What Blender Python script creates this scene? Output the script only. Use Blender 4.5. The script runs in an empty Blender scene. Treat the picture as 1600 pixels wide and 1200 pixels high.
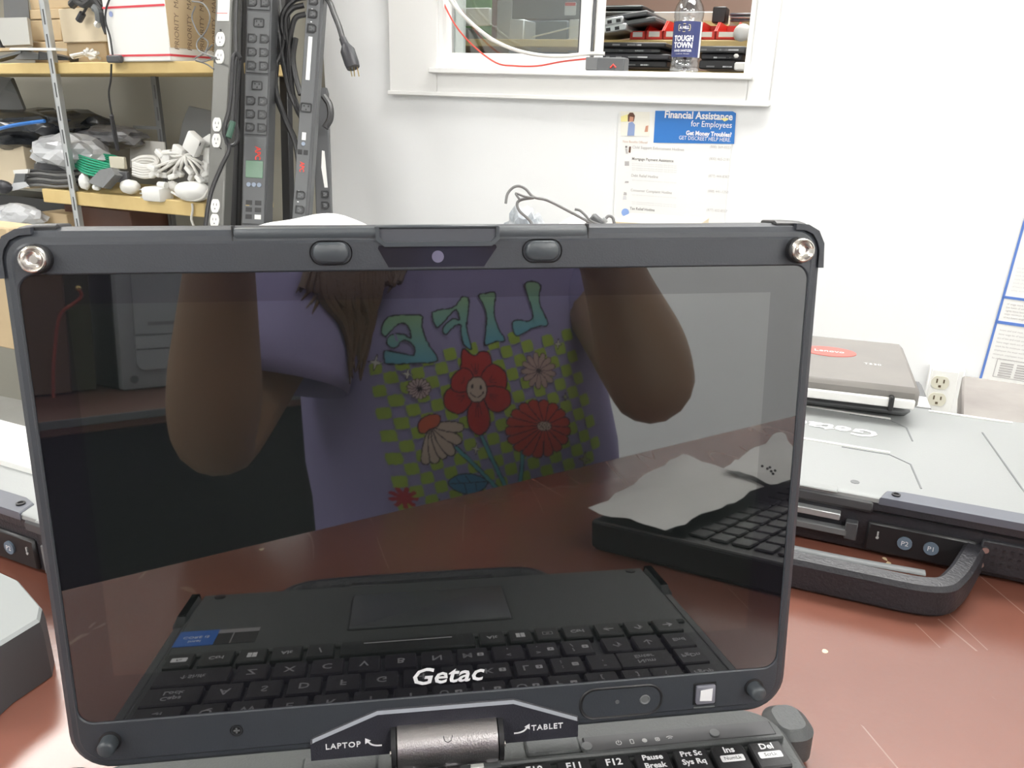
import bpy, bmesh, math, random
import numpy as np
from mathutils import Matrix, Vector, Euler
random.seed(7)
PI = math.pi
sc = bpy.context.scene
COL = sc.collection

# ---------------------------------------------------------------- camera, light, exposure
CAM = Vector((-0.01384, -0.27191, 0.29145)); ROT = Euler((1.23657, -0.01379, -0.13595)); FPX = 1262.8
cd = bpy.data.cameras.new('camera'); co = bpy.data.objects.new('camera', cd); COL.objects.link(co)
co.location = CAM; co.rotation_euler = ROT
cd.sensor_width = 36; cd.sensor_fit = 'HORIZONTAL'; cd.lens = FPX / 1600 * 36; cd.clip_start = 0.005; cd.clip_end = 50
sc.camera = co
sc.view_settings.view_transform = 'Standard'; sc.view_settings.look = 'None'
sc.view_settings.gamma = 1; sc.view_settings.use_curve_mapping = False
sc.view_settings.exposure = 0.0
try: sc.cycles.use_denoising = True
except Exception: pass
world = bpy.data.worlds.new('world'); sc.world = world; world.use_nodes = True
world.node_tree.nodes['Background'].inputs[0].default_value = (0.9, 0.95, 1, 1)
world.node_tree.nodes['Background'].inputs[1].default_value = 0.3
PANEL_POWER = 17.0      # fluorescent ceiling panels (emission strength)
ROOM2_POWER = 20.0

# ---------------------------------------------------------------- geometry helpers (measuring real planes)
RM = ROT.to_matrix()
def ray(x, y): return RM @ Vector(((x - 800) / FPX, -(y - 600) / FPX, -1.0))
def atz(x, y, z):
    d = ray(x, y); return CAM + d * ((z - CAM.z) / d.z)
def atplane(x, y, o, n):
    d = ray(x, y); return CAM + d * ((o - CAM).dot(n) / d.dot(n))
TILT = 0.10619; ZH = 0.024
LU = Vector((0, math.sin(TILT), math.cos(TILT))); LN = Vector((0, -math.cos(TILT), math.sin(TILT)))
LID = Matrix(((1, LU.x, LN.x, 0), (0, LU.y, LN.y, 0), (0, LU.z, LN.z, ZH), (0, 0, 0, 1)))
def mm(v): return v / 1000.0
class Frame:
    """upright frame: x along ang, y away (horizontal), z up"""
    def __init__(s, o, ang, roll=0):
        a = math.radians(ang); s.o = Vector(o)
        X = Vector((math.cos(a), math.sin(a), 0)); Y = Vector((-math.sin(a), math.cos(a), 0)); Z = Vector((0, 0, 1))
        if roll:
            R = Matrix.Rotation(math.radians(roll), 3, Y); X = R @ X; Z = R @ Z
        s.X, s.Y, s.Z = X, Y, Z
        s.M = Matrix(((X.x, Y.x, Z.x, s.o.x), (X.y, Y.y, Z.y, s.o.y), (X.z, Y.z, Z.z, s.o.z), (0, 0, 0, 1)))
    def at(s, px, py, w=0):
        p = atplane(px, py, s.o + s.Y * w, s.Y) - s.o
        return (p.dot(s.X), w, p.dot(s.Z))
    def W(s, u, w, z): return s.o + s.X * u + s.Y * w + s.Z * z
    def rect(s, x0, y0, x1, y1, w):
        xm, ym = (x0 + x1) / 2, (y0 + y1) / 2
        return (s.at(x0, ym, w)[0], s.at(x1, ym, w)[0], s.at(xm, y1, w)[2], s.at(xm, y0, w)[2])

# ---------------------------------------------------------------- materials
MATS = {}
def mat(name, col, rough=0.5, metal=0.0, spec=0.5, bump=None, var=None, emit=None, alpha=None, trans=None, attr=None, coat=0):
    if name in MATS: return MATS[name]
    m = bpy.data.materials.new(name); m.use_nodes = True; nt = m.node_tree
    p = nt.nodes['Principled BSDF']
    p.inputs['Base Color'].default_value = (*col, 1); p.inputs['Roughness'].default_value = rough
    p.inputs['Metallic'].default_value = metal; p.inputs['Specular IOR Level'].default_value = spec
    if coat: p.inputs['Coat Weight'].default_value = coat
    if emit: p.inputs['Emission Color'].default_value = (*col, 1); p.inputs['Emission Strength'].default_value = emit
    if trans: p.inputs['Transmission Weight'].default_value = trans
    if alpha is not None: p.inputs['Alpha'].default_value = alpha
    tc = nt.nodes.new('ShaderNodeTexCoord')
    if attr:
        a = nt.nodes.new('ShaderNodeAttribute'); a.attribute_name = attr; nt.links.new(a.outputs['Color'], p.inputs['Base Color'])
    if var:
        scale, amt, col2 = var
        n = nt.nodes.new('ShaderNodeTexNoise'); n.inputs['Scale'].default_value = scale; n.inputs['Detail'].default_value = 6
        nt.links.new(tc.outputs['Object'], n.inputs['Vector'])
        r = nt.nodes.new('ShaderNodeValToRGB'); r.color_ramp.elements[0].position = 0.5 - amt; r.color_ramp.elements[1].position = 0.5 + amt
        r.color_ramp.elements[0].color = (*col, 1); r.color_ramp.elements[1].color = (*col2, 1)
        nt.links.new(n.outputs['Fac'], r.inputs['Fac']); nt.links.new(r.outputs['Color'], p.inputs['Base Color'])
    if bump:
        n = nt.nodes.new('ShaderNodeTexNoise'); n.inputs['Scale'].default_value = bump[0]; n.inputs['Detail'].default_value = 3
        nt.links.new(tc.outputs['Object'], n.inputs['Vector'])
        b = nt.nodes.new('ShaderNodeBump'); b.inputs['Strength'].default_value = bump[1]; b.inputs['Distance'].default_value = 0.002
        nt.links.new(n.outputs['Fac'], b.inputs['Height']); nt.links.new(b.outputs['Normal'], p.inputs['Normal'])
    MATS[name] = m; return m
def glass_mat(name, diff, ior, rough):
    m = bpy.data.materials.new(name); m.use_nodes = True; nt = m.node_tree; nt.nodes.remove(nt.nodes['Principled BSDF'])
    out = nt.nodes['Material Output']
    d = nt.nodes.new('ShaderNodeBsdfDiffuse'); d.inputs[0].default_value = (*diff, 1)
    g = nt.nodes.new('ShaderNodeBsdfGlossy'); g.inputs['Roughness'].default_value = rough
    f = nt.nodes.new('ShaderNodeFresnel'); f.inputs[0].default_value = ior
    x = nt.nodes.new('ShaderNodeMixShader')
    nt.links.new(f.outputs[0], x.inputs[0]); nt.links.new(d.outputs[0], x.inputs[1]); nt.links.new(g.outputs[0], x.inputs[2])
    nt.links.new(x.outputs[0], out.inputs[0]); MATS[name] = m; return m
def clear_mat(name, tint, gloss):
    m = bpy.data.materials.new(name); m.use_nodes = True; nt = m.node_tree; nt.nodes.remove(nt.nodes['Principled BSDF'])
    out = nt.nodes['Material Output']
    d = nt.nodes.new('ShaderNodeBsdfTransparent'); d.inputs[0].default_value = (*tint, 1)
    g = nt.nodes.new('ShaderNodeBsdfGlossy'); g.inputs['Roughness'].default_value = 0.03
    x = nt.nodes.new('ShaderNodeMixShader'); x.inputs[0].default_value = gloss
    nt.links.new(d.outputs[0], x.inputs[1]); nt.links.new(g.outputs[0], x.inputs[2]); nt.links.new(x.outputs[0], out.inputs[0])
    MATS[name] = m; return m

M_wall = mat('white_wall_paint', (0.80, 0.81, 0.82), 0.6, bump=(60, 0.05))
M_tanwall = mat('tan_wall_tone', (0.30, 0.29, 0.25), 0.7, bump=(60, 0.05))  # darker and tanner than the white wall
M_trim = mat('white_trim', (0.80, 0.80, 0.79), 0.45)
M_ceil = mat('ceiling_tile', (0.75, 0.75, 0.73), 0.8, bump=(150, 0.2))
M_floor = mat('grey_concrete', (0.36, 0.36, 0.34), 0.6, var=(6, 0.25, (0.45, 0.45, 0.43)))
M_bezel = mat('charcoal_plastic', (0.040, 0.045, 0.055), 0.45, bump=(1400, 0.07), spec=0.6)
M_bezel2 = mat('charcoal_rim', (0.060, 0.070, 0.080), 0.35, spec=0.6)
M_black = mat('black_plastic', (0.018, 0.018, 0.020), 0.4)
M_key = mat('key_black', (0.016, 0.016, 0.018), 0.45, bump=(900, 0.1))
M_palm = mat('palm_rest_grey', (0.060, 0.065, 0.065), 0.5, bump=(900, 0.15))
M_deck = mat('deck_grey', (0.070, 0.075, 0.077), 0.45, bump=(900, 0.15))
M_white = mat('white_print', (0.80, 0.80, 0.82), 0.5)
M_dim = mat('grey_print', (0.42, 0.42, 0.42), 0.5)
M_steel = mat('satin_steel', (0.52, 0.50, 0.51), 0.30, metal=1, bump=(1500, 0.12))
M_bright = mat('bright_steel', (0.75, 0.72, 0.68), 0.22, metal=1)
M_silver = mat('silver_paint', (0.33, 0.345, 0.345), 0.42, spec=0.4, bump=(600, 0.05))
M_silver2 = mat('silver_groove', (0.17, 0.18, 0.185), 0.5)
M_bracket = mat('slate_bracket', (0.125, 0.135, 0.165), 0.35)
M_rub = mat('dark_rubber', (0.030, 0.030, 0.036), 0.42, bump=(500, 0.3))
M_rub2 = mat('grey_rubber', (0.13, 0.14, 0.145), 0.5)
M_glass = glass_mat('display_glass', (0.009, 0.009, 0.012), 2.35, 0.018)
M_active = glass_mat('display_panel_glass', (0.0085, 0.0105, 0.0105), 2.72, 0.020)
M_camglass = glass_mat('camera_window_glass', (0.02, 0.02, 0.028), 1.6, 0.1)
M_card = mat('cardboard', (0.56, 0.43, 0.27), 0.8, var=(9, 0.3, (0.50, 0.38, 0.23)))
M_card2 = mat('pale_cardboard', (0.70, 0.60, 0.44), 0.8)
M_ply = mat('yellow_pine', (0.72, 0.56, 0.26), 0.6, var=(14, 0.3, (0.60, 0.43, 0.18)))
M_galv = mat('galvanised_steel', (0.55, 0.57, 0.58), 0.4, metal=0.6)
M_paper = mat('white_paper', (0.80, 0.80, 0.78), 0.7)
M_wpl = mat('white_plastic', (0.78, 0.78, 0.76), 0.4)
M_cable = mat('black_cable', (0.028, 0.028, 0.030), 0.35)
M_gcable = mat('grey_cable', (0.18, 0.18, 0.18), 0.45)
M_wcable = mat('white_cable', (0.70, 0.69, 0.66), 0.45)
M_green = mat('green_cable', (0.02, 0.30, 0.17), 0.4)
M_red = mat('red_cable', (0.70, 0.08, 0.06), 0.45)
M_redpl = mat('red_plastic', (0.72, 0.045, 0.03), 0.4)
M_pdu = mat('pdu_black', (0.075, 0.077, 0.082), 0.45)
M_pdu2 = mat('pdu_face', (0.11, 0.115, 0.12), 0.45)
M_strip = mat('power_strip_grey', (0.17, 0.17, 0.16), 0.35, metal=0.3)
M_skin = mat('skin', (0.36, 0.235, 0.155), 0.5)
M_hair = mat('brown_hair', (0.13, 0.075, 0.04), 0.45, bump=(300, 0.5))
SHIRT = (0.33, 0.30, 0.53)
M_shirt = mat('lavender_cotton', SHIRT, 0.85, bump=(500, 0.15))
M_print = mat('shirt_print_ink', SHIRT, 0.75, attr='ink')
M_jean = mat('dark_denim', (0.03, 0.035, 0.05), 0.8)
M_bag = mat('clear_plastic_bag', (0.50, 0.51, 0.53), 0.15, spec=0.8, bump=(40, 1.0))
M_blue = mat('sign_blue', (0.025, 0.17, 0.52), 0.5)
M_brass = mat('brass', (0.7, 0.55, 0.25), 0.3, metal=1)
M_grey = mat('mid_grey_plastic', (0.16, 0.165, 0.17), 0.5)
M_tower = mat('tower_grey', (0.30, 0.32, 0.34), 0.45)
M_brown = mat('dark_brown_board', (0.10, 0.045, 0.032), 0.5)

# red-brown worn laminate table: colour variation, scratches and pale chips
def table_mat():
    m = bpy.data.materials.new('worn_red_laminate'); m.use_nodes = True; nt = m.node_tree; p = nt.nodes['Principled BSDF']
    tc = nt.nodes.new('ShaderNodeTexCoord')
    def N(t, **k):
        n = nt.nodes.new(t)
        for a, b in k.items(): n.inputs[a].default_value = b
        return n
    def L(a, b): nt.links.new(a, b)
    n1 = N('ShaderNodeTexNoise', Scale=5.0, Detail=8.0); L(tc.outputs['Object'], n1.inputs['Vector'])
    r1 = nt.nodes.new('ShaderNodeValToRGB'); e = r1.color_ramp.elements
    e[0].position = .3; e[0].color = (0.190, 0.070, 0.047, 1); e[1].position = .72; e[1].color = (0.245, 0.097, 0.069, 1); L(n1.outputs['Fac'], r1.inputs['Fac'])
    # scratches: thin iso-lines of stretched noise
    last = r1.outputs['Color']
    for rot, s, th in ((0.6, 5.0, .0014), (1.9, 4.0, .0011), (2.7, 7.0, .0014)):
        mp = nt.nodes.new('ShaderNodeMapping'); mp.inputs['Rotation'].default_value = (0, 0, rot); mp.inputs['Scale'].default_value = (1, .13, 1)
        L(tc.outputs['Object'], mp.inputs['Vector'])
        n = N('ShaderNodeTexNoise', Scale=s, Detail=1.0); L(mp.outputs[0], n.inputs['Vector'])
        a = nt.nodes.new('ShaderNodeMath'); a.operation = 'SUBTRACT'; a.inputs[1].default_value = .5; L(n.outputs['Fac'], a.inputs[0])
        b = nt.nodes.new('ShaderNodeMath'); b.operation = 'ABSOLUTE'; L(a.outputs[0], b.inputs[0])
        c = nt.nodes.new('ShaderNodeMath'); c.operation = 'LESS_THAN'; c.inputs[1].default_value = th; L(b.outputs[0], c.inputs[0])
        br = N('ShaderNodeTexNoise', Scale=9.0, Detail=2.0); L(tc.outputs['Object'], br.inputs['Vector'])
        g = nt.nodes.new('ShaderNodeMath'); g.operation = 'GREATER_THAN'; g.inputs[1].default_value = .5; L(br.outputs['Fac'], g.inputs[0])
        h = nt.nodes.new('ShaderNodeMath'); h.operation = 'MULTIPLY'; L(c.outputs[0], h.inputs[0]); L(g.outputs[0], h.inputs[1])
        h2 = nt.nodes.new('ShaderNodeMath'); h2.operation = 'MULTIPLY'; h2.inputs[1].default_value = .30; L(h.outputs[0], h2.inputs[0])
        x = nt.nodes.new('ShaderNodeMixRGB'); L(h2.outputs[0], x.inputs[0]); L(last, x.inputs[1]); x.inputs[2].default_value = (.50, .38, .30, 1); last = x.outputs[0]
    ch = N('ShaderNodeTexNoise', Scale=38.0, Detail=2.0); L(tc.outputs['Object'], ch.inputs['Vector'])
    cg = nt.nodes.new('ShaderNodeMath'); cg.operation = 'GREATER_THAN'; cg.inputs[1].default_value = .755; L(ch.outputs['Fac'], cg.inputs[0])
    x = nt.nodes.new('ShaderNodeMixRGB'); L(cg.outputs[0], x.inputs[0]); L(last, x.inputs[1]); x.inputs[2].default_value = (.75, .62, .40, 1)
    L(x.outputs[0], p.inputs['Base Color'])
    p.inputs['Roughness'].default_value = .22; p.inputs['Specular IOR Level'].default_value = .75
    nb = N('ShaderNodeTexNoise', Scale=260.0, Detail=2.0); L(tc.outputs['Object'], nb.inputs['Vector'])
    b = nt.nodes.new('ShaderNodeBump'); b.inputs['Strength'].default_value = .06; b.inputs['Distance'].default_value = .001
    L(nb.outputs['Fac'], b.inputs['Height']); L(b.outputs['Normal'], p.inputs['Normal'])
    return m
M_table = table_mat()

# ---------------------------------------------------------------- mesh helpers
def new(): return bmesh.new()
def box(bm, x0, x1, y0, y1, z0, z1, bev=0, M=None, seg=1):
    vs = [bm.verts.new(p) for p in ((x0, y0, z0), (x1, y0, z0), (x1, y1, z0), (x0, y1, z0), (x0, y0, z1), (x1, y0, z1), (x1, y1, z1), (x0, y1, z1))]
    fs = [bm.faces.new([vs[i] for i in q]) for q in ((0, 3, 2, 1), (4, 5, 6, 7), (0, 1, 5, 4), (1, 2, 6, 5), (2, 3, 7, 6), (3, 0, 4, 7))]
    allv = vs
    if bev:
        es = list({e for f in fs for e in f.edges})
        r = bmesh.ops.bevel(bm, geom=es, offset=bev, segments=seg, profile=.5, affect='EDGES')
        allv = list({v for v in r['verts']})
    if M is not None: bmesh.ops.transform(bm, matrix=M, verts=allv)
    return bm
def cbox(bm, c, d, bev=0, M=None, seg=1):
    return box(bm, c[0] - d[0] / 2, c[0] + d[0] / 2, c[1] - d[1] / 2, c[1] + d[1] / 2, c[2] - d[2] / 2, c[2] + d[2] / 2, bev, M, seg)
def tube(bm, pts, r, seg=8, cap=True, rs=None, flat=1.0, smooth=True):
    pts = [Vector(p) for p in pts]
    n = len(pts); rings = []
    t0 = (pts[1] - pts[0]).normalized(); up = Vector((0, 0, 1)) if abs(t0.z) < .9 else Vector((1, 0, 0))
    nx = t0.cross(up).normalized()
    for i, p in enumerate(pts):
        t = (pts[min(i + 1, n - 1)] - pts[max(i - 1, 0)]).normalized()
        nx = (nx - t * nx.dot(t)).normalized(); ny = t.cross(nx)
        rr = rs[i] if rs else r
        rings.append([bm.verts.new(p + nx * (math.cos(2 * PI * k / seg) * rr) + ny * (math.sin(2 * PI * k / seg) * rr * flat)) for k in range(seg)])
    for a, b in zip(rings, rings[1:]):
        for k in range(seg): bm.faces.new((a[k], a[(k + 1) % seg], b[(k + 1) % seg], b[k]))
    if cap: bm.faces.new(rings[0][::-1]); bm.faces.new(rings[-1])
    return bm
def cyl(bm, p0, p1, r, seg=20, r1=None): return tube(bm, [p0, p1], r, seg, rs=[r, r if r1 is None else r1])
def spline(P, k=6):
    P = [Vector(p) for p in P]; out = []
    Q = [P[0] * 2 - P[1]] + P + [P[-1] * 2 - P[-2]]
    for i in range(1, len(Q) - 2):
        for j in range(k):
            t = j / k; a, b, c, d = Q[i - 1], Q[i], Q[i + 1], Q[i + 2]
            out.append(.5 * ((2 * b) + (c - a) * t + (2 * a - 5 * b + 4 * c - d) * t * t + (3 * b - a - 3 * c + d) * t ** 3))
    out.append(P[-1]); return out
def rr(x0, x1, y0, y1, r, n=6):
    """rounded rectangle, ccw; r = one radius or 4 (BL, BR, TR, TL)"""
    r = [r] * 4 if not isinstance(r, (list, tuple)) else r
    out = []
    for (cx, cy, a0), q in zip((((x0, y0, PI)), ((x1, y0, 1.5 * PI)), ((x1, y1, 0)), ((x0, y1, .5 * PI))), r):
        sx = 1 if cx == x0 else -1; sy = 1 if cy == y0 else -1
        for k in range(n + 1):
            a = a0 + k / n * PI / 2
            out.append((cx + sx * q + math.cos(a) * q, cy + sy * q + math.sin(a) * q))
    return out
def inset_rr(b, i, r, n=6): return rr(b[0] + i, b[1] - i, b[2] + i, b[3] - i, [max(q - i, .0003) for q in (r if isinstance(r, (list, tuple)) else [r] * 4)], n)
def loops(bm, Ls, cap0=False, cap1=False):
    rings = [[bm.verts.new(p) for p in L] for L in Ls]; n = len(rings[0])
    for a, b in zip(rings, rings[1:]):
        for k in range(n): bm.faces.new((a[k], a[(k + 1) % n], b[(k + 1) % n], b[k]))
    if cap0: bm.faces.new(rings[0][::-1])
    if cap1: bm.faces.new(rings[-1])
    return bm
def poly(bm, pts, z0, z1, chamf=0):
    """prism of 2D polygon in xy between z0 and z1 (top)"""
    if chamf:
        c = Vector((sum(p[0] for p in pts) / len(pts), sum(p[1] for p in pts) / len(pts)))
        def sh(p):
            v = Vector(p) - c; return c + v * (1 - chamf / max(v.length, 1e-6))
        return loops(bm, [[(p[0], p[1], z0) for p in pts], [(p[0], p[1], z1 - chamf) for p in pts], [(*sh(p), z1) for p in pts]], True, True)
    return loops(bm, [[(p[0], p[1], z0) for p in pts], [(p[0], p[1], z1) for p in pts]], True, True)
def obj(name, bm, m, parent=None, M=None, sharp=38, label=None, kind=None):
    if M is not None: bmesh.ops.transform(bm, matrix=M, verts=bm.verts[:])
    bmesh.ops.recalc_face_normals(bm, faces=bm.faces[:])
    me = bpy.data.meshes.new(name); bm.to_mesh(me); bm.free()
    return link(name, me, m, parent, sharp, label, kind)
def link(name, me, m, parent=None, sharp=38, label=None, kind=None):
    for p in me.polygons: p.use_smooth = True
    try: me.set_sharp_from_angle(angle=math.radians(sharp))
    except Exception: pass
    if m: me.materials.append(m)
    o = bpy.data.objects.new(name, me); COL.objects.link(o)
    if parent: setpar(o, parent)
    if label: o['label'] = label
    if kind: o['kind'] = kind
    return o
def world_of(o):
    m = Matrix.LocRotScale(o.location, o.rotation_euler, o.scale)
    return (world_of(o.parent) @ o.matrix_parent_inverse @ m) if o.parent else m
def setpar(o, p): o.parent = p; o.matrix_parent_inverse = world_of(p).inverted()
def thing(name, label, cat, loc=(0, 0, 0), group=None):
    o = bpy.data.objects.new(name, None); COL.objects.link(o); o.location = loc; o.empty_display_size = .05
    o['label'] = label; o['category'] = cat
    if group: o['group'] = group
    return o
def tag(o, label, cat, group=None):
    o['label'] = label; o['category'] = cat
    if group: o['group'] = group
    return o
def inst(src, parent, M, name=None):
    """copy of a mesh object sharing its data, placed by matrix M relative to the source"""
    o = src.copy(); COL.objects.link(o)
    if parent: o.parent = None; setpar(o, parent)
    o.matrix_basis = M; return o
def T(x, y, z): return Matrix.Translation((x, y, z))
def Rz(d): return Matrix.Rotation(math.radians(d), 4, 'Z')
def Rx(d): return Matrix.Rotation(math.radians(d), 4, 'X')
def Ry(d): return Matrix.Rotation(math.radians(d), 4, 'Y')
def text(name, s, size, m, parent, M, align='CENTER', shear=0, bold=0, ext=.0001, sx=1.0, space=1.0):
    c = bpy.data.curves.new(name, 'FONT'); c.body = s; c.size = size; c.align_x = align; c.align_y = 'CENTER'
    c.shear = shear; c.offset = bold; c.extrude = ext; c.resolution_u = 2; c.space_character = space
    o = bpy.data.objects.new('tmp', c); COL.objects.link(o)
    me = bpy.data.meshes.new_from_object(o); bpy.data.objects.remove(o); bpy.data.curves.remove(c)
    me.transform(M @ Matrix.Diagonal((sx, 1, 1, 1))); me.name = name; me.materials.clear()
    return link(name, me, m, parent)

# ---------------------------------------------------------------- room shell
OUT = CAM + ray(1468, 605) * 1.72
WALL = Frame(OUT, -30)           # the far white wall: x right, y into the wall, z up (z = 0 at the outlet, world z OUT.z)
ZF, ZC = -0.75, 1.75             # floor and ceiling, table top = 0
def wz(z): return z - OUT.z
WIN = Frame(OUT, -30, 1.0)
wl = WIN.rect(688, 0, 1168, 112, 0)
U0, U1 = WIN.at(688, 100)[0], WIN.at(1172, 115)[0]; ZS = WIN.at(930, 111)[2]; ZT = ZS + .62
UL, UR = -4.2, 2.4; UC = WALL.at(512, 200)[0]
def wall_box(bm, F, u0, u1, w0, w1, z0, z1): return box(bm, u0, u1, w0, w1, z0, z1)
bm = new()
box(bm, U1, UR, 0, .12, wz(ZF), wz(ZC)); box(bm, UC, U0, 0, .12, wz(ZF), wz(ZC))
box(bm, U0, U1, 0, .12, wz(ZF), ZS); box(bm, U0, U1, 0, .12, ZT, wz(ZC))
obj('wall_back', bm, M_wall, None, WALL.M, kind='structure')
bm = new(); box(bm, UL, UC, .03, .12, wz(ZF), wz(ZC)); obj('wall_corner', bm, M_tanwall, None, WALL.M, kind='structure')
DB = -4.6
bm = new(); box(bm, UL - .1, UL, DB, .12, wz(ZF), wz(ZC)); obj('wall_left', bm, M_wall, None, WALL.M, kind='structure')
bm = new(); box(bm, UR, UR + .1, DB, .12, wz(ZF), wz(ZC)); obj('wall_right', bm, M_wall, None, WALL.M, kind='structure')
bm = new(); box(bm, UL, UR, DB - .1, DB, wz(ZF), wz(ZC)); obj('wall_front', bm, M_wall, None, WALL.M, kind='structure')
bm = new(); box(bm, UL - .1, UR + .1, DB - .1, 2.2, wz(ZF) - .1, wz(ZF)); obj('floor', bm, M_floor, None, WALL.M, kind='structure')
bm = new(); box(bm, UL - .1, UR + .1, DB - .1, 2.2, wz(ZC), wz(ZC) + .1); obj('ceiling', bm, M_ceil, None, WALL.M, kind='structure')
# store room behind the window opening
bm = new(); box(bm, -2.6, 1.2, 2.1, 2.2, wz(ZF), wz(ZC)); obj('wall_storeroom', bm, mat('storeroom_brown', (.30, .20, .16), .8), None, WALL.M, kind='structure')
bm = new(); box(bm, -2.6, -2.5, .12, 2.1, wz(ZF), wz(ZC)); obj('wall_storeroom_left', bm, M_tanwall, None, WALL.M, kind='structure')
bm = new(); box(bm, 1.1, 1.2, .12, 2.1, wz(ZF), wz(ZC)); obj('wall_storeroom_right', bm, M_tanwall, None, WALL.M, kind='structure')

# ceiling light panels
M_panel = mat('lit_diffuser', (1, .985, .95), .5, emit=PANEL_POWER)
M_panel2 = mat('lit_diffuser_storeroom', (1, .985, .95), .5, emit=ROOM2_POWER)
def panel(x, y, ang, lab, m=M_panel, L=1.2, W=.6):
    F = Frame((x, y, ZC), ang)
    t = thing('ceiling_light', lab, 'ceiling light', (x, y, ZC), 'fluorescent panels in the ceiling')
    bm = new(); Lp = [rr(-L / 2 - q, L / 2 + q, -W / 2 - q, W / 2 + q, .004, 1) for q in (.03, .03, 0, 0)]
    loops(bm, [[(*p, z) for p in l] for l, z in zip(Lp, (0, -.02, -.02, -.006))]); obj('frame', bm, M_trim, t, F.M)
    bm = new(); box(bm, -L / 2, L / 2, -W / 2, W / 2, -.012, -.008); obj('diffuser', bm, m, t, F.M)
    return t
g = 40.0
panel(-1.345, 1.93, 40, 'lit fluorescent panel over the shelving unit', L=1.2, W=.62)
panel(.75, .85, -30, 'lit fluorescent panel over the far side of the table, near the window')
panel(-1.9, -.2, -30, 'lit fluorescent panel left of the table')
panel(1.3, -1.9, -30, 'lit fluorescent panel behind the seated person, on the right')
panel(-1.9, -2.2, -30, 'lit fluorescent panel over the second desk')
panel(.2, -2.9, -30, 'lit fluorescent panel nearest the rear wall, left one')
panel(1.9, -2.7, -30, 'lit panel added to brighten the rear wall, right one')  # extra unseen panel, added to brighten the rear wall
F2 = WALL.W(-.45, 1.0, 0); panel(F2.x, F2.y, -30, 'lit fluorescent panel inside the storeroom', M_panel2)

# ---------------------------------------------------------------- table
TA = -34.6
TF = Frame((-.097, -.438, 0), TA)    # x along the front edge, y across towards the wall
def tf(p): v = Vector(p) - TF.o; return (v.dot(TF.X), v.dot(TF.Y))
t = thing('work_table', 'large red-brown laminate work table, scratched and chipped', 'table', TF.W(.2, .5, ZF))
bm = new(); box(bm, -.66, 1.3, 0, 1.03, -.03, 0, .002); obj('tabletop', bm, M_table, t, TF.M)
bm = new()
for a in ((-.60, 1.24, .05, .08), (-.60, 1.24, .95, .98)): box(bm, *a, -.10, -.03)
obj('apron', bm, M_brown, t, TF.M)
for u in (-.58, 1.22):
    for w in (.06, .96):
        bm = new(); box(bm, u - .025, u + .025, w - .025, w + .025, ZF, -.03, .003); obj('leg', bm, M_pdu, t, TF.M)

# ---------------------------------------------------------------- main convertible laptop
lap = thing('laptop', 'open charcoal rugged convertible laptop in the foreground, its glossy dark screen mirroring the room', 'laptop', (0, -.1, 0))
BT = .0235   # deck top
# base: lower shell with corner bumpers
bm = new()
b = (-.155, .155, -.222, .024); R = [.016, .016, .02, .02]
loops(bm, [[(*p, z) for p in inset_rr(b, i, R)] for i, z in ((.004, .001), (0, .004), (0, .019), (.003, BT - .0015))], True, True)
base = obj('base', bm, M_palm, lap, sharp=30)
for sx in (-1, 1):
    for y0, y1 in ((-.226, -.18), (.003, .027)):
        bm = new(); x0, x1 = sorted((sx * .150, sx * (.171 if y0 > -.1 else .163))); top = -.003 if y0 > -.1 else .0006
        c = y0 if y0 < -.1 else y1
        bb = (x0, x1, y0, y1); rad = .009
        loops(bm, [[(*p, z) for p in inset_rr(bb, i, rad)] for i, z in ((.003, .0005), (0, .004), (0, .017), (.004, BT + top))], True, True)
        obj('corner_bumper', bm, M_deck, base, sharp=30)
# side rails sloping off beside the deck
for sx in (-1, 1):
    bm = new(); box(bm, *sorted((sx * .1525, sx * .160)), -.178, -.014, .004, BT - .003, .002); obj('side_rail', bm, M_deck, base)
# deck frame (recess for the keyboard) – palm rest
bm = new(); box(bm, -.1505, .1505, -.218, -.1268, BT - .003, BT + .001, .0012); pr = obj('palm_rest', bm, M_palm, lap)
bm = new(); box(bm, -.1505, .1505, -.1268, -.0015, BT - .004, BT - .0025); obj('keyboard_tray', bm, M_black, lap)
# touchpad
bm = new(); loops(bm, [[(*p, z) for p in inset_rr((-.051, .047, -.199, -.1455), i, .002)] for i, z in ((0, BT + .0009), (0, BT + .0014), (.0008, BT + .0018))], False, True)
obj('touchpad', bm, mat('touchpad_grey', (.075, .08, .085), .35), lap)
bm = new(); loops(bm, [[(*p, z) for p in inset_rr((-.052, .048, -.2, -.1445), i, .002)] for i, z in ((0, BT + .001), (0, BT + .0013), (.001, BT + .0013), (.001, BT + .001))]); obj('touchpad_rim', bm, M_black, lap)
for x in (-.139, .141):
    bm = new(); cyl(bm, (x, -.2125, BT), (x, -.2125, BT + .0016), .0035, 16); obj('screw_cap', bm, M_black, lap)
# stickers on the palm rest
bm = new(); box(bm, -.1500, -.1275, -.159, -.1385, BT + .001, BT + .0013); st = obj('sticker', bm, mat('sticker_blue', (.02, .13, .50), .3), lap, label='blue processor sticker')
for i, (s, y) in enumerate((('intel', -.1445), ('CORE i5', -.1500))): text('sticker_print', s, .0042, M_white, st, T(-.139, y, BT + .0013))
bm = new(); box(bm, -.1275, -.104, -.1585, -.1535, BT + .001, BT + .0013); s2 = obj('sticker', bm, mat('sticker_silver', (.5, .5, .52), .3, metal=.6), lap, label='silver and black sticker')
bm = new(); box(bm, -.1275, -.104, -.1535, -.1385, BT + .001, BT + .0012); obj('sticker_panel', bm, M_black, s2)
bm = new(); box(bm, -.1185, -.1180, -.1535, -.1390, BT + .0012, BT + .00135); obj('sticker_line', bm, M_dim, s2)
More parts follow.
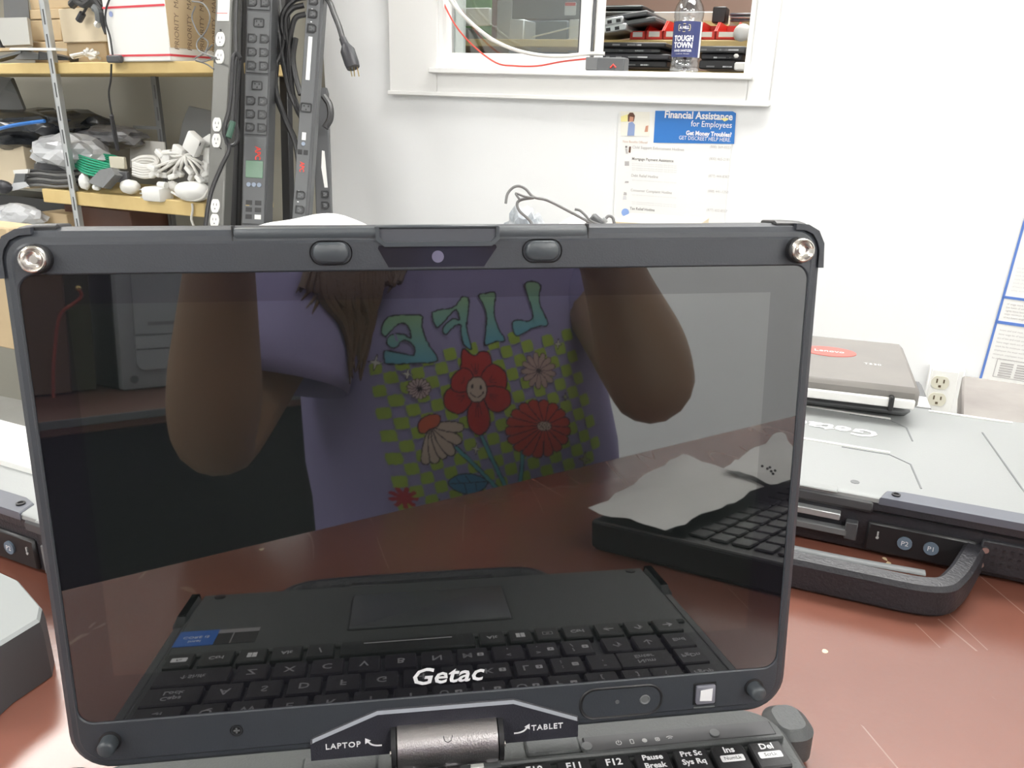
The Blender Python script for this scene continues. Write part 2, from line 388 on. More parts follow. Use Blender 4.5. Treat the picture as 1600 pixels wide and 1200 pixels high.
# front carrying handle
bm = new(); hp = spline([(-.100, -.218, .014), (-.092, -.236, .013), (-.07, -.246, .012), (0, -.2475, .012), (.06, -.246, .012), (.076, -.236, .013), (.084, -.218, .014)], 6)
tube(bm, hp, .0065, 10, flat=1.3); obj('carry_handle', bm, M_rub, lap)
bm = new(); box(bm, -.055, .045, -.226, -.2185, .006, BT + .0005, .0015); obj('front_latch', bm, M_black, lap)
# keyboard
P = .01956; X0 = -.09845; YZ = -.0974
KZ = .0262
KEYPROTO = {}
def key(xc, yc, w, d, parent, protos):
    k = (round(w, 4), round(d, 4), id(protos))
    if k not in KEYPROTO:
        bm = new(); a = (-w / 2, w / 2, -d / 2, d / 2)
        loops(bm, [[(*p, z) for p in inset_rr(a, i, .0012, 2)] for i, z in ((0, -.0042), (.0001, -.0008), (.0007, 0))], False, True)
        bmesh.ops.recalc_face_normals(bm, faces=bm.faces[:])
        me = bpy.data.meshes.new('key'); bm.to_mesh(me); bm.free(); me.materials.append(M_key)
        for p in me.polygons: p.use_smooth = True
        me.set_sharp_from_angle(angle=math.radians(30)); KEYPROTO[k] = me
    o = bpy.data.objects.new('key', KEYPROTO[k]); COL.objects.link(o); setpar(o, parent); o.location = (xc, yc, KZ); return o
G = .0022
M_leg = mat('legend_grey', (.50, .50, .52), .5)
def legend(k, s, x, y, size=.0052, m=M_white, **kw): return text('legend', s, size, m, k, T(x, y, KZ + .00005), ext=.00005, **kw)
def badge(k, x, y, w, h):
    bm = new(); poly(bm, rr(x - w / 2, x + w / 2, y - h / 2, y + h / 2, .0006, 2), KZ, KZ + .0001); return obj('legend', bm, M_white, k)
rowd = .0176
def row(y, items, d=rowd):
    for it in items:
        xc, w, leg = it[0], it[1], it[2]
        k = key(xc, y, w - G, d, lap, 1)
        if not leg: continue
        if isinstance(leg, str): leg = [leg]
        if leg[0] == 'WIN':
            for dx in (-1, 1):
                for dy in (-1, 1):
                    bm = new(); box(bm, xc + dx * .0014 - .0012, xc + dx * .0014 + .0012, y + dy * .0014 - .0012, y + dy * .0014 + .0012, KZ, KZ + .0001); obj('legend', bm, M_white, k)
        elif leg[0] == 'BADGE':
            badge(k, xc, y, .0085, .0048); text('legend', leg[1], .0032, M_black, k, T(xc, y, KZ + .00015), ext=.00005)
        elif leg[0] == 'LINE':
            bm = new(); box(bm, xc - .025, xc + .025, y - .0045, y - .0038, KZ, KZ + .0001); obj('legend', bm, M_white, k)
        elif leg[0] == 'MENU':
            bm = new(); loops(bm, [[(*p, z) for p in q] for q, z in ((rr(xc - .003, xc + .003, y - .002, y + .002, .0004, 1), KZ + .00005), (rr(xc - .0026, xc + .0026, y - .0016, y + .0016, .0003, 1), KZ + .00005))]); obj('legend', bm, M_dim, k)
            legend(k, '=', xc, y, .004, M_dim)
        elif len(leg) == 1:
            legend(k, leg[0], xc, y, .0080 if len(leg[0]) == 1 else .0050, M_leg, bold=.0001)
        else:
            sz = .0050
            big = len(leg) > 2 and leg[1] == ' '; legend(k, leg[0], xc - (0.003 if len(leg) > 2 else 0), y + (0 if big else .0028), .0076 if big else sz, M_leg, bold=.0001)
            if not big: legend(k, leg[1], xc - (0.003 if len(leg) > 2 else 0), y - .0028, sz, M_leg, bold=.0001)
            if len(leg) > 2: badge(k, xc + .0042, y, .0036, .0036); text('legend', leg[2], .003, M_black, k, T(xc + .0042, y, KZ + .00015), ext=.00004)
def w(n): return n * P
L = [(X0 + i * P, P, c) for i, c in enumerate('ZXCVBN')] + [(X0 + 6 * P, P, ['M', ' ', '0']), (X0 + 7 * P, P, ['<', ',']), (X0 + 8 * P, P, ['>', '.', '▪']), (X0 + 9 * P, P, ['?', '/', '+'])]
row(YZ, L + [(-.1285, .0405, '↑Shift'), (.1000, .0175, '↑'), (.1180, .0178, '↓'), (.1362, .0180, 'End')])
row(YZ + P, [(X0 + (i - .5) * P, P, c) for i, c in enumerate('ASDFGHJ')] + [(X0 + 6.5 * P, P, ['K', ' ', '2']), (X0 + 7.5 * P, P, ['L', ' ', '3']), (X0 + 8.5 * P, P, [':', ';', '−']), (X0 + 9.5 * P, P - .0005, ['"', "'"])]
    + [(-.1336, .0306, ['Caps', 'Lock']), (.1107, .0325, ['Num', 'Enter']), (.1362, .0180, 'PgDn')])
row(YZ + 2 * P, [(X0 + (i - .75) * P, P, c) for i, c in enumerate('QWERTY')] + [(X0 + (i - .75) * P, P, [c, ' ', d]) for i, c, d in ((6, 'U', '4'), (7, 'I', '5'), (8, 'O', '6'), (9, 'P', '*'))]
    + [(X0 + 9.25 * P, P, ['{', '[']), (X0 + 10.25 * P - .0005, P - .001, ['}', ']']), (.1165, .0205, ['|', '\\']), (.1362, .0180, 'PgUp'), (-.1360, .0258, ['⇤', '⇥'])])
row(YZ + 3 * P, [(X0 + (i - 1.25) * P, P, [a, b]) for i, (a, b) in enumerate(zip('!@#$%^&*()_+', '1234567890-='))] + [(-.1408, .0155, ['~', '`']), (.1105, .0310, '←'), (.1362, .0180, 'Home')])
row(-.1180, [(-.1405, .0170, ['BADGE', 'Fn']), (-.1209, .0205, 'Ctrl'), (-.1018, .0178, ['WIN']), (-.0832, .0190, 'Alt'), (-.0648, .0172, '/'), (-.0160, .0782, ['LINE']), (.0318, .0170, 'Alt'), (.0483, .0158, ['WIN']), (.0642, .0160, ['MENU']), (.0818, .0190, 'Ctrl'), (.1005, .0178, '←'), (.1183, .0174, '↑'), (.1362, .0180, '→')], .0160)
# function row, seen directly at the bottom right
FR = -.0112; fx = .1387; fp = .0172
labs = ['Esc'] + ['F%d' % i for i in range(1, 13)] + ['Pause', 'PrtSc', 'Ins', 'Del']
for i, s in enumerate(reversed(labs)):
    xc = fx - i * fp
    if xc < -.148: break
    k = key(xc, FR, fp - .0022, .0145, lap, 1)
    if s == 'Del': legend(k, 'Del', xc, FR + .0042, .0045, bold=.0001); badge(k, xc, FR - .0005, .0105, .0036); text('legend', 'ScrLk', .0026, M_grey, k, T(xc, FR - .0005, KZ + .00018), ext=.00004)
    elif s == 'Ins': legend(k, 'Ins', xc, FR + .0042, .0045, bold=.0001); badge(k, xc, FR - .0005, .0105, .0036); text('legend', 'NumLk', .0026, M_grey, k, T(xc, FR - .0005, KZ + .00018), ext=.00004)
    elif s == 'PrtSc': legend(k, 'Prt Sc', xc, FR + .0042, .0040, bold=.0001); legend(k, 'Sys Rq', xc, FR - .0003, .0040, bold=.0001)
    elif s == 'Pause': legend(k, 'Pause', xc, FR + .0042, .0040, bold=.0001); legend(k, 'Break', xc, FR - .0003, .0040, bold=.0001)
    else: legend(k, s, xc, FR + .0035, .0050, bold=.0001)
# rear deck strip with status lamps
bm = new(); box(bm, -.150, .150, -.0018, .0010, BT - .003, BT + .0018, .0008); obj('deck_ridge', bm, M_deck, lap)
bm = new(); box(bm, .060, .148, .0012, .0105, BT - .001, BT + .0008, .0006); sp = obj('status_panel', bm, mat('status_panel_black', (.03, .03, .034), .3), lap)
IZ = BT + .0009
def arc(x, y, r, a0, a1, wd, n=10):
    bm = new(); q = []
    for i in range(n + 1):
        a = math.radians(a0 + (a1 - a0) * i / n); q.append((math.cos(a), math.sin(a)))
    vs = [[bm.verts.new((x + c * (r + s * wd / 2), y + d * (r + s * wd / 2), IZ)) for s in (-1, 1)] for c, d in q]
    for a, b in zip(vs, vs[1:]): bm.faces.new((a[0], a[1], b[1], b[0]))
    return bm
ix = [.0755, .0815, .0873, .0932, .0990]; iy = .0048
obj('status_icon', box(arc(ix[0], iy, .0012, 120, 420, .0004), ix[0] - .0002, ix[0] + .0002, iy, iy + .0015, IZ - .0002, IZ), M_dim, sp)
bm = new(); loops(bm, [[(*p, IZ) for p in rr(ix[1] - .0009 + q, ix[1] + .0009 - q, iy - .0014 + q, iy + .0014 - q, .0003, 1)] for q in (0, .0004)]); obj('status_icon', bm, M_dim, sp)
bm = new(); cyl(bm, (ix[2], iy, IZ - .0003), (ix[2], iy, IZ), .0012, 12); obj('status_icon', bm, M_dim, sp)
bm = new(); loops(bm, [[(*p, IZ) for p in rr(ix[3] - .0011 + q, ix[3] + .0011 - q, iy - .0011 + q, iy + .0011 - q, .0006, 2)] for q in (0, .0004)]); cbox(bm, (ix[3], iy, IZ), (.0008, .0008, .0001)); obj('status_icon', bm, M_dim, sp)
bm = arc(ix[4], iy - .001, .0011, 40, 140, .0005)
obj('status_icon', bm, M_dim, sp); obj('status_icon', arc(ix[4], iy - .001, .0021, 45, 135, .0005), M_dim, sp)
bm = new(); cyl(bm, (.1200, .0052, BT), (.1200, .0052, BT + .0014), .0022, 14); obj('screw', bm, M_grey, sp)
bm = new(); cyl(bm, (.0610, .0045, BT - .001), (.0610, .0045, BT + .0012), .0024, 14); obj('screw', bm, M_grey, lap)
bm = new(); box(bm, .034, .0585, .003, .014, BT - .002, BT + .0004, .001); obj('hinge_cover', bm, M_deck, lap)
bm = new(); box(bm, -.062, -.030, .003, .014, BT - .002, BT + .0004, .001); obj('hinge_cover', bm, M_deck, lap)

# ---- lid ----
lid = bpy.data.objects.new('lid', None); COL.objects.link(lid); setpar(lid, lap)
OB = (-.1504, .1504, .0124, .2266); OR = [.017, .017, .012, .012]
GB = (-.1442, .1442, .0352, .2106)
n = 8
def L3(l, z): return [(*p, z) for p in l]
bm = new()
loops(bm, [L3(inset_rr(GB, 0, .006, n), -.0016), L3(inset_rr(GB, 0, .006, n), -.0004), L3(inset_rr(GB, -.0005, .006, n), 0), L3(inset_rr(OB, .0058, OR, n), 0), L3(inset_rr(OB, .0050, OR, n), -.0006),
           L3(inset_rr(OB, .0032, OR, n), -.0008), L3(inset_rr(OB, .0012, OR, n), -.0022), L3(inset_rr(OB, 0, OR, n), -.0055), L3(inset_rr(OB, 0, OR, n), -.0115), L3(inset_rr(OB, .003, OR, n), -.0135)], False, True)
obj('lid_frame', bm, M_bezel, lid, LID, sharp=22)
bm = new(); loops(bm, [L3(inset_rr(GB, 0, .006, n), -.0016), L3(inset_rr(GB, .0001, .006, n), -.0007)], False, True); obj('screen_glass', bm, M_glass, lid, LID, label='glossy black cover glass')
bm = new(); box(bm, -.1294, .1294, .055, .2003, -.00075, -.00064); obj('display_panel', bm, M_active, lid, LID)
# corner bumpers behind / outside of the frame
for sx in (-1, 1):
    bm = new(); a = sorted((sx * .1300, sx * .1512)); bb = (a[0], a[1], .2095, .2276)
    r4 = [.001, .001, .001, .001]; r4[2 if sx > 0 else 3] = .013
    loops(bm, [L3(inset_rr(bb, i, r4, n), z) for i, z in ((0, -.0150), (0, -.0045), (.001, -.0032))], True, True)
    obj('corner_bumper', bm, M_black, lid, LID)
    bm = new(); poly(bm, [(sx * .1505, .2095), (sx * .1482, .2095), (sx * .1482, .2165), (sx * .1473, .2195), (sx * .1452, .2225), (sx * .142, .2240), (sx * .1380, .2243), (sx * .1380, .2266), (sx * .143, .2262), (sx * .1475, .2238), (sx * .1500, .219)], -.006, -.0004); obj('corner_trim', bm, M_bezel, lid, LID)
# top rim seams and latch recess
for x in (-.0720, .0560):
    bm = new(); box(bm, x - .0002, x + .0002, .2205, .2268, -.006, -.0006); obj('seam', bm, M_black, lid, LID)
bm = new(); box(bm, -.0720, .0560, .2218, .2262, -.006, -.00035, .0014, seg=2); obj('top_rim', bm, M_bezel2, lid, LID)
bm = new(); poly(bm, [(-.0200, .2205), (.0205, .2205), (.0215, .2222), (.0215, .2256), (-.0212, .2256), (-.0212, .2222)], -.004, .0002); rc = obj('latch_recess', bm, mat('recess_grey', (.075, .08, .095), .45), lid, LID)
bm = new(); box(bm, -.0225, .0225, .2255, .2268, -.008, .0009, .0005); obj('latch_lip', bm, M_bezel2, lid, LID)
bm = new(); poly(bm, [(-.0192, .2192), (.0197, .2192), (.0225, .2216), (.0225, .2262), (.0212, .2262), (.0212, .2224), (.0192, .2208), (-.0188, .2208), (-.0208, .2224), (-.0208, .2262), (-.0222, .2262), (-.0222, .2216)], -.001, .0012); obj('latch_rim', bm, M_bezel2, lid, LID)
bm = new(); poly(bm, [(-.0180, .2118), (.0168, .2118), (.0215, .2186), (.0212, .2196), (-.0212, .2196), (-.0216, .2186)], -.001, .00025); cw = obj('camera_window', bm, M_camglass, lid, LID)
bm = new(); cyl(bm, (-.0001, .2155, 0), (-.0001, .2155, .0006), .0022, 20); obj('camera_lens', bm, mat('lens_violet', (.16, .15, .22), .2, coat=.5), cw, LID)
for xc in (-.0382, .0385):
    bm = new(); loops(bm, [L3(inset_rr((xc - .0075, xc + .0075, .2128, .2216), i, .0042, 6), z) for i, z in ((0, .0004), (.0006, -.0002), (.001, -.0006))], False, True); bt = obj('button_well', bm, M_black, lid, LID)
    bm = new(); loops(bm, [L3(inset_rr((xc - .0063, xc + .0063, .2137, .2210), i, .0034, 6), z) for i, z in ((0, -.0004), (0, .0016), (.0003, .0022), (.0009, .0026))], False, True); obj('rubber_button', bm, M_bezel2, lid, LID, label='oval rubber stop button')
# top corner screws: steel cup inside a black ring
for xc, vc in ((-.1365, .2162), (.1388, .2166)):
    bm = new(); ri = [(.0050, 0), (.0050, .0030), (.0046, .0034)]
    loops(bm, [[(xc + r * math.cos(2 * PI * k / 28), vc + r * math.sin(2 * PI * k / 28), z) for k in range(28)] for r, z in ri], False, True); rg = obj('screw_ring', bm, M_black, lid, LID)
    bm = new(); ri = [(.0046, .0030), (.0045, .0052), (.0039, .0056), (.0035, .0052), (.0030, .0038), (.0016, .0034), (.0014, .0040), (.0006, .0040)]
    loops(bm, [[(xc + r * math.cos(2 * PI * k / 28), vc + r * math.sin(2 * PI * k / 28), z) for k in range(28)] for r, z in ri], False, True)
    obj('corner_screw', bm, M_bright, lid, LID, label='bright steel hex socket screw', sharp=60)
# lower rubber feet
for xc, vc in ((-.1335, .0268), (.1344, .0263)):
    bm = new(); ri = [(.0043, -.0002), (.0043, .0004), (.0036, .0006)]
    loops(bm, [[(xc + r * math.cos(2 * PI * k / 24), vc + r * math.sin(2 * PI * k / 24), z) for k in range(24)] for r, z in ri], False, True); ft = obj('foot_ring', bm, M_black, lid, LID)
    bm = new(); ri = [(.0034, .0003), (.0034, .0050), (.0030, .0058), (.0022, .0062)]
    loops(bm, [[(xc + r * math.cos(2 * PI * k / 24), vc + r * math.sin(2 * PI * k / 24), z) for k in range(24)] for r, z in ri], False, True); obj('rubber_foot', bm, M_bezel2, lid, LID, label='round rubber foot')
# small screws in the chin
for xc, vc in ((-.0852, .0268), ):
    bm = new(); loops(bm, [[(xc + r * math.cos(2 * PI * k / 20), vc + r * math.sin(2 * PI * k / 20), z) for k in range(20)] for r, z in ((.0026, .0003), (.0022, .0002), (.0019, -.0006), (.0018, .0001))], False, True); sw = obj('chin_screw', bm, M_black, lid, LID)
    bm = new(); box(bm, xc - .0012, xc + .0012, vc - .0003, vc + .0003, 0, .0004); box(bm, xc - .0003, xc + .0003, vc - .0012, vc + .0012, 0, .0004); obj('screw_slot', bm, M_grey, lid, LID)
# speaker / antenna pill with screw
bm = new(); loops(bm, [L3(inset_rr((.0560, .0930, .0172, .0325), i, .0070, 8), z) for i, z in ((0, .0002), (.0005, .0006), (.0012, .0002))], False, True); pl = obj('chin_cover', bm, M_black, lid, LID, label='oval cover plate')
bm = new(); poly(bm, rr(.0574, .0918, .0185, .0312, .006, 8), 0, .00035); obj('cover_inset', bm, M_bezel, lid, LID)
bm = new(); loops(bm, [[(.0849 + r * math.cos(2 * PI * k / 20), .0252 + r * math.sin(2 * PI * k / 20), z) for k in range(20)] for r, z in ((.0024, .0006), (.0020, .0009), (.0016, .0004))], False, True); obj('cover_screw', bm, M_grey, lid, LID)
bm = new(); cyl(bm, (.0727, .0252, .0003), (.0727, .0252, .0007), .0009, 12); obj('cover_dot', bm, M_grey, lid, LID)
# windows button
bm = new(); loops(bm, [L3(inset_rr((.1068, .1172, .0200, .0308), i, .0006, 3), z) for i, z in ((0, 0), (.0002, .0006), (.0008, .0006), (.0010, .0001))], False, True); wb = obj('start_button_frame', bm, M_black, lid, LID)
bm = new(); loops(bm, [L3(inset_rr((.1077, .1163, .0212, .0301), i, .0008, 3), z) for i, z in ((0, 0), (0, .0016), (.0004, .0019))], False, True); wb = obj('start_button', bm, mat('button_grey', (.20, .20, .24), .4), lid, LID)
bm = new(); poly(bm, [(.1092, .0232), (.1146, .0228), (.1148, .0288), (.1094, .0282)], .0018, .0021); obj('start_logo', bm, mat('logo_white', (.9, .9, .92), .5), lid, LID)
bm = new(); box(bm, .1072, .1168, .0184, .0192, 0, .0006, .0002); obj('button_ledge', bm, M_rub2, lid, LID)
# logo on glass
text('maker_logo', 'Getac', .0104, M_white, lid, LID @ T(-.0002, .0436, -.0006) , shear=.22, bold=.00015, sx=1.20)
# chevron hinge panel
chev = [(-.0565, .0105), (.0555, .0105), (.0555, .0198), (.0275, .0309), (-.0288, .0311), (-.0545, .0210), (-.0565, .0195)]
ins = [(-.0565, .0105), (.0555, .0105), (.0555, .0180), (.0272, .0292), (-.0284, .0294), (-.0548, .0190), (-.0565, .0180)]
bm = new(); loops(bm, [[(*p, -.004) for p in chev], [(*p, .0003) for p in chev], [(*p, .0014) for p in ins]], True, True); hc = obj('hinge_panel', bm, mat('hinge_panel_black', (.030, .030, .040), .40, bump=(1400, .2)), lid, LID, sharp=15)
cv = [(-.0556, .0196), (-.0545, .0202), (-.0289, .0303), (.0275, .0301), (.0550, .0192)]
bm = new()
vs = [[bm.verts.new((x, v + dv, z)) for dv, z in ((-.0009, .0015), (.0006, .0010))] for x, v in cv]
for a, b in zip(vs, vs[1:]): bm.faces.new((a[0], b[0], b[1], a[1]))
obj('panel_edge_highlight', bm, mat('edge_highlight_paint', (.32, .34, .38), .35), lid, LID)  # pale strip paints the light caught by the bevel's upper edge
text('printed_word', 'LAPTOP', .0036, M_white, lid, LID @ T(-.0434, .0165, .0016), bold=.00005, space=1.15)
text('printed_word', 'TABLET', .0036, M_white, lid, LID @ T(.0420, .0168, .0016), bold=.00005, space=1.15)
def arrow(sx, x, y):
    bm = new(); pts = [(0, 0), (.0022, .0001), (.0042, .0008), (.0055, .0021)]
    sp_ = spline([(p[0], p[1], 0) for p in pts], 5); vs = []
    for i, p in enumerate(sp_):
        t = (sp_[min(i + 1, len(sp_) - 1)] - sp_[max(i - 1, 0)]).normalized(); nn = Vector((-t.y, t.x, 0)) * .00038
        vs.append([bm.verts.new((x + sx * q.x, y + q.y, .0017)) for q in (p + nn, p - nn)])
    for a, b in zip(vs, vs[1:]): bm.faces.new((a[0], a[1], b[1], b[0]))
    f = [(.0044, .0027), (.0068, .0012), (.0067, .0040)]
    bm.faces.new([bm.verts.new((x + sx * q[0], y + q[1], .0017)) for q in f]); obj('printed_arrow', bm, M_white, lid, LID)
arrow(1, .0277, .0152); arrow(-1, -.0276, .0152)
# hinge barrel
bm = new(); hx0, hx1 = -.0215, .0205
ri = [(hx0, .0095), (hx0 + .0004, .0102), (hx1 - .0004, .0102), (hx1, .0095)]
loops(bm, [[(x, .0135 + r * math.cos(2 * PI * k / 40), -.0002 + r * math.sin(2 * PI * k / 40)) for k in range(40)] for x, r in ri], True, True); obj('hinge_barrel', bm, M_steel, lid, LID, label='satin steel swivel hinge barrel')
for x in (hx0 - .0012, hx1 + .0012):
    bm = new(); cyl(bm, (x - .0010, .0135, -.0002), (x + .0010, .0135, -.0002), .0098, 24); obj('barrel_cap', bm, M_black, lid, LID)
    bm = new(); cyl(bm, (x - .0016 if x < 0 else x, .0150, .0070), (x if x < 0 else x + .0016, .0150, .0070), .0014, 12); obj('barrel_pin', bm, M_bright, lid, LID)
ub = new(); pts = [(-.0018, .0240), (-.0018, .0205), (-.0012, .0193), (0, .0189), (.0012, .0193), (.0018, .0205), (.0018, .0240)]
def onb(x, v):
    dv = v - .0135; z = math.sqrt(max(.0102 ** 2 - dv * dv, 0)); return (x - .0005, v, -.0002 + z + .0001)
tube(ub, [onb(*p) for p in pts], .00018, 5); obj('barrel_mark', ub, M_pdu, lid, LID)
# swivel base under the barrel
bm = new(); box(bm, -.0235, .0225, -.0045, .012, BT - .004, BT + .0022, .0012); sb = obj('swivel_mount', bm, M_pdu2, lap)
for x in (-.0120, .0118):
    bm = new(); box(bm, x - .0028, x + .0028, -.0038, -.0010, BT + .0022, BT + .0030, .0003); obj('mount_tab', bm, M_wpl, sb)
bm = new(); cyl(bm, (0, .000, BT), (0, .000, BT + .0034), .0052, 24); obj('swivel_post', bm, M_steel, sb)

# ---------------------------------------------------------------- closed rugged laptops (silver lids)
def rugged(cx, cy, ang, lab, H=.045, D=.205, handle=True):
    F = Frame((cx, cy, 0), ang); A = F.M
    t = thing('rugged_laptop', lab, 'laptop', (cx, cy, 0), 'closed silver rugged laptops on the table')
    hw = .165
    bm = new(); loops(bm, [L3(inset_rr((-hw, hw, .004, D), i, .008, 3), z) for i, z in ((.002, .002), (0, .005), (0, H - .013), (.002, H - .011))], True, True); bs = obj('base', bm, M_rub, t, A)
    bm = new(); loops(bm, [L3(inset_rr((-hw, hw, 0, D), i, .008, 3), z) for i, z in ((.002, H - .0105), (0, H - .009), (0, H - .0035))], True, True); obj('lid_rim', bm, M_rub, t, A)
    bm = new(); loops(bm, [L3(inset_rr((-hw, hw, 0, D), i, .010, 3), z) for i, z in ((.0003, H - .0035), (.0005, H - .0008), (.0016, H))], False, True); ld = obj('lid', bm, M_silver, t, A)
    # corner brackets along the near edge
    for s in (-1, 1):
        bm = new(); pts = [(s * .046, -.0006), (s * hw, -.0006), (s * hw, .015), (s * .060, .015), (s * .050, .012)]
        if s < 0: pts = pts[::-1]
        poly(bm, pts, H - .004, H + .0012, .0008); br = obj('corner_bracket', bm, M_bracket, t, A)
        for x in (.056, .150):
            bm = new(); loops(bm, [[(s * x + r * math.cos(2 * PI * k / 18), .0075 + r * math.sin(2 * PI * k / 18), z) for k in range(18)] for r, z in ((.0028, H + .001), (.0028, H + .0022), (.0018, H + .0024), (.0014, H + .0014))], False, True); obj('screw', bm, M_black, br, A)
    # hinge bay in the middle of the near side
    bm = new(); box(bm, -.045, .045, -.001, .012, H - .0125, H - .0015, .003); hb = obj('hinge_tube', bm, M_pdu, t, A)
    bm = new(); box(bm, -.030, .020, -.0025, .006, H - .001, H + .0006, .0008); obj('hinge_lip', bm, M_silver, t, A)
    for x0, x1, z0, z1, m in ((-.02, .024, .024, .029, M_galv), (-.018, .03, .013, .018, M_grey), (-.03, -.023, .008, .028, M_grey), (.028, .036, .011, .024, M_pdu)):
        bm = new(); box(bm, x0, x1, -.002, .006, z0, z1, .0006); obj('docking_contact', bm, m, hb, A)
    # side panel with round buttons and speaker
    for s in (-1, 1):
        bm = new(); box(bm, *sorted((s * .042, s * .108)), .0015, .006, .004, H - .019, .0015); pn = obj('button_panel', bm, M_black, t, A)
        for i, x in enumerate((.066, .082)):
            bm = new(); cyl(bm, (s * x, .0018, .0155), (s * x, .0002, .0155), .0046, 20); bb = obj('round_button', bm, mat('button_blue_grey', (.14, .19, .25), .4), pn, A)
            text('legend', 'P2' if i == 0 else 'P1', .0048, M_white, pn, A @ T(s * x, -.0001, .0155) @ Rx(90), ext=.00005)
        bm = new(); cyl(bm, (s * .049, .0018, .0155), (s * .049, .0008, .0155), .0010, 10); cbox(bm, (s * .049, .0012, .0185), (.0011, .001, .003)); obj('indicator_mark', bm, M_dim, pn, A)
        bm = new(); box(bm, *sorted((s * .110, s * .160)), .0012, .006, .006, H - .016, .001); gp = obj('speaker_grille', bm, M_rub, t, A)
        for i in range(8):
            for j in range(3):
                bm = new(); x = s * (.118 + i * .0048); box(bm, x - .0008, x + .0008, .0006, .002, .013 + j * .005, .0146 + j * .005) ; obj('grille_slot', bm, M_black, gp, A)
        for x, z in ((.1125, .0225), (.1115, .0115), (.157, .0215), (.156, .011)):
            bm = new(); cyl(bm, (s * x, .002, z), (s * x, -.0004, z), .0021, 14); obj('screw', bm, M_steel, gp, A)
    # grooves in the lid, and ridge highlights painted as white strips
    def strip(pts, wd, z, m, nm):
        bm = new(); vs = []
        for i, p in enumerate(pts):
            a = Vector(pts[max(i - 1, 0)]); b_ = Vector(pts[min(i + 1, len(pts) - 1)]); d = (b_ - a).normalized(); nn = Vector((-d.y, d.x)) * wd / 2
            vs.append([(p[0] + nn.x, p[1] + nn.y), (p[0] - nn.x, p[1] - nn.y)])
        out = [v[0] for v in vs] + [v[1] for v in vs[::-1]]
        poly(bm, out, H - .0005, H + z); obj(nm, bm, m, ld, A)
    for s in (-1, 1):
        strip([(s * .02, D * .78), (s * .052, D * .78), (s * .064, D * .72), (s * .068, D * .58)], .0012, .0003, M_silver2, 'lid_groove')
        strip([(s * .018, D * .40), (s * .052, D * .40), (s * .066, D * .34), (s * .072, D * .14)], .0012, .0003, M_silver2, 'lid_groove')
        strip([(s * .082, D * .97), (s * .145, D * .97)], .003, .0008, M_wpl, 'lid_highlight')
        strip([(s * .120, D * .80), (s * .138, D * .22)], .0012, .0003, M_silver2, 'lid_groove')
        bm = new(); cyl(bm, (s * .030, .020, H - .0005), (s * .030, .020, H + .0003), .003, 16); obj('lid_screw', bm, M_silver2, ld, A)
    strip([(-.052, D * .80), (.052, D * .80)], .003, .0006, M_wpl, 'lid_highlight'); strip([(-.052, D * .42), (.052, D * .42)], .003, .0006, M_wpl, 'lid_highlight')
    text('maker_logo', 'Getac', .022, M_white, ld, A @ T(.012, D * .585, H + .0004) @ Rz(180), shear=.22, bold=.0005, sx=1.25)
    if not handle: return t
    # carry handle
    pts = spline([(-.118, .006, .014), (-.112, -.026, .012), (-.095, -.048, .0115), (-.04, -.058, .0115), (.04, -.058, .0115), (.080, -.055, .0115), (.094, -.038, .012), (.108, .006, .014)], 7)
    bm = new(); 
    rings = []
    for i, p in enumerate(pts):
        tt = (pts[min(i + 1, len(pts) - 1)] - pts[max(i - 1, 0)]).normalized(); nn = Vector((tt.y, -tt.x, 0))
        sec = [(-.0062, .0095), (-.0040, .0112), (.0040, .0100), (.0062, .0070), (.0062, -.0085), (.0045, -.0105), (-.0045, -.0105), (-.0062, -.0085)]
        rings.append([p + nn * a + Vector((0, 0, b_)) for a, b_ in sec])
    loops(bm, rings, True, True); hd = obj('carry_handle', bm, M_rub, t, A, sharp=30)
    bm = new(); pp = spline([(-.085, -.0425, .0225), (-.03, -.0500, .0222), (.03, -.0500, .0222), (.076, -.0470, .0225)], 6)
    tube(bm, pp, .0035, 8, flat=.35); obj('handle_grip', bm, M_rub2, hd, A)
    return t
B3 = rugged(.26, .20, -32, 'closed silver rugged laptop on the table to the right, carry handle towards the viewer')
# far left partner, only its corner shows beside the screen
rugged(-.2150, .190, -33, 'closed silver rugged laptop half hidden behind the left edge of the screen', handle=False)
# laptop with a red oval sticker stacked behind the right-hand one
S = Frame((.402, .300, 0), -27)
t = thing('old_laptop', 'closed grey laptop with a red oval sticker, stacked behind the silver rugged laptop', 'laptop', (.36, .36, 0))
bm = new(); box(bm, -.22, .0, .01, .140, .046, .055, .004); box(bm, -.20, -.01, .02, .13, .0, .046, .004); obj('base', bm, M_grey, t, S.M)
bm = new(); box(bm, -.225, .003, .0, .145, .056, .075, .004); ld = obj('lid', bm, mat('aged_grey_lid', (.24, .225, .21), .45, var=(25, .3, (.20, .19, .18))), t, S.M)
bm = new(); loops(bm, [[(-.066 + .024 * math.cos(2 * PI * k / 28), .088 + .016 * math.sin(2 * PI * k / 28), z) for k in range(28)] for z in (.0748, .0755)], True, True); so = obj('sticker', bm, mat('faded_red_sticker', (.62, .13, .11), .5), ld, S.M, label='red oval sticker')
text('sticker_print', 'Lenovo', .009, M_white, so, S.M @ T(-.066, .088, .0756)); text('lid_print', 'T530', .007, M_white, ld, S.M @ T(-.030, .060, .0752))
bm = new(); box(bm, -.225, .0, -.004, .0, .058, .066, .001); obj('hinge_strip', bm, M_wpl, ld, S.M)
for x in (-.2, -.17, -.02):
    bm = new(); box(bm, x, x + .004, -.006, .002, .055, .068, .001); obj('hinge_clip', bm, M_black, ld, S.M)
bm = new(); box(bm, .004, .024, .02, .135, 0, .042, .003); tag(obj('docking_station', bm, M_grey, None, S.M), 'small grey docking unit beside the closed laptop with the red sticker', 'docking station')
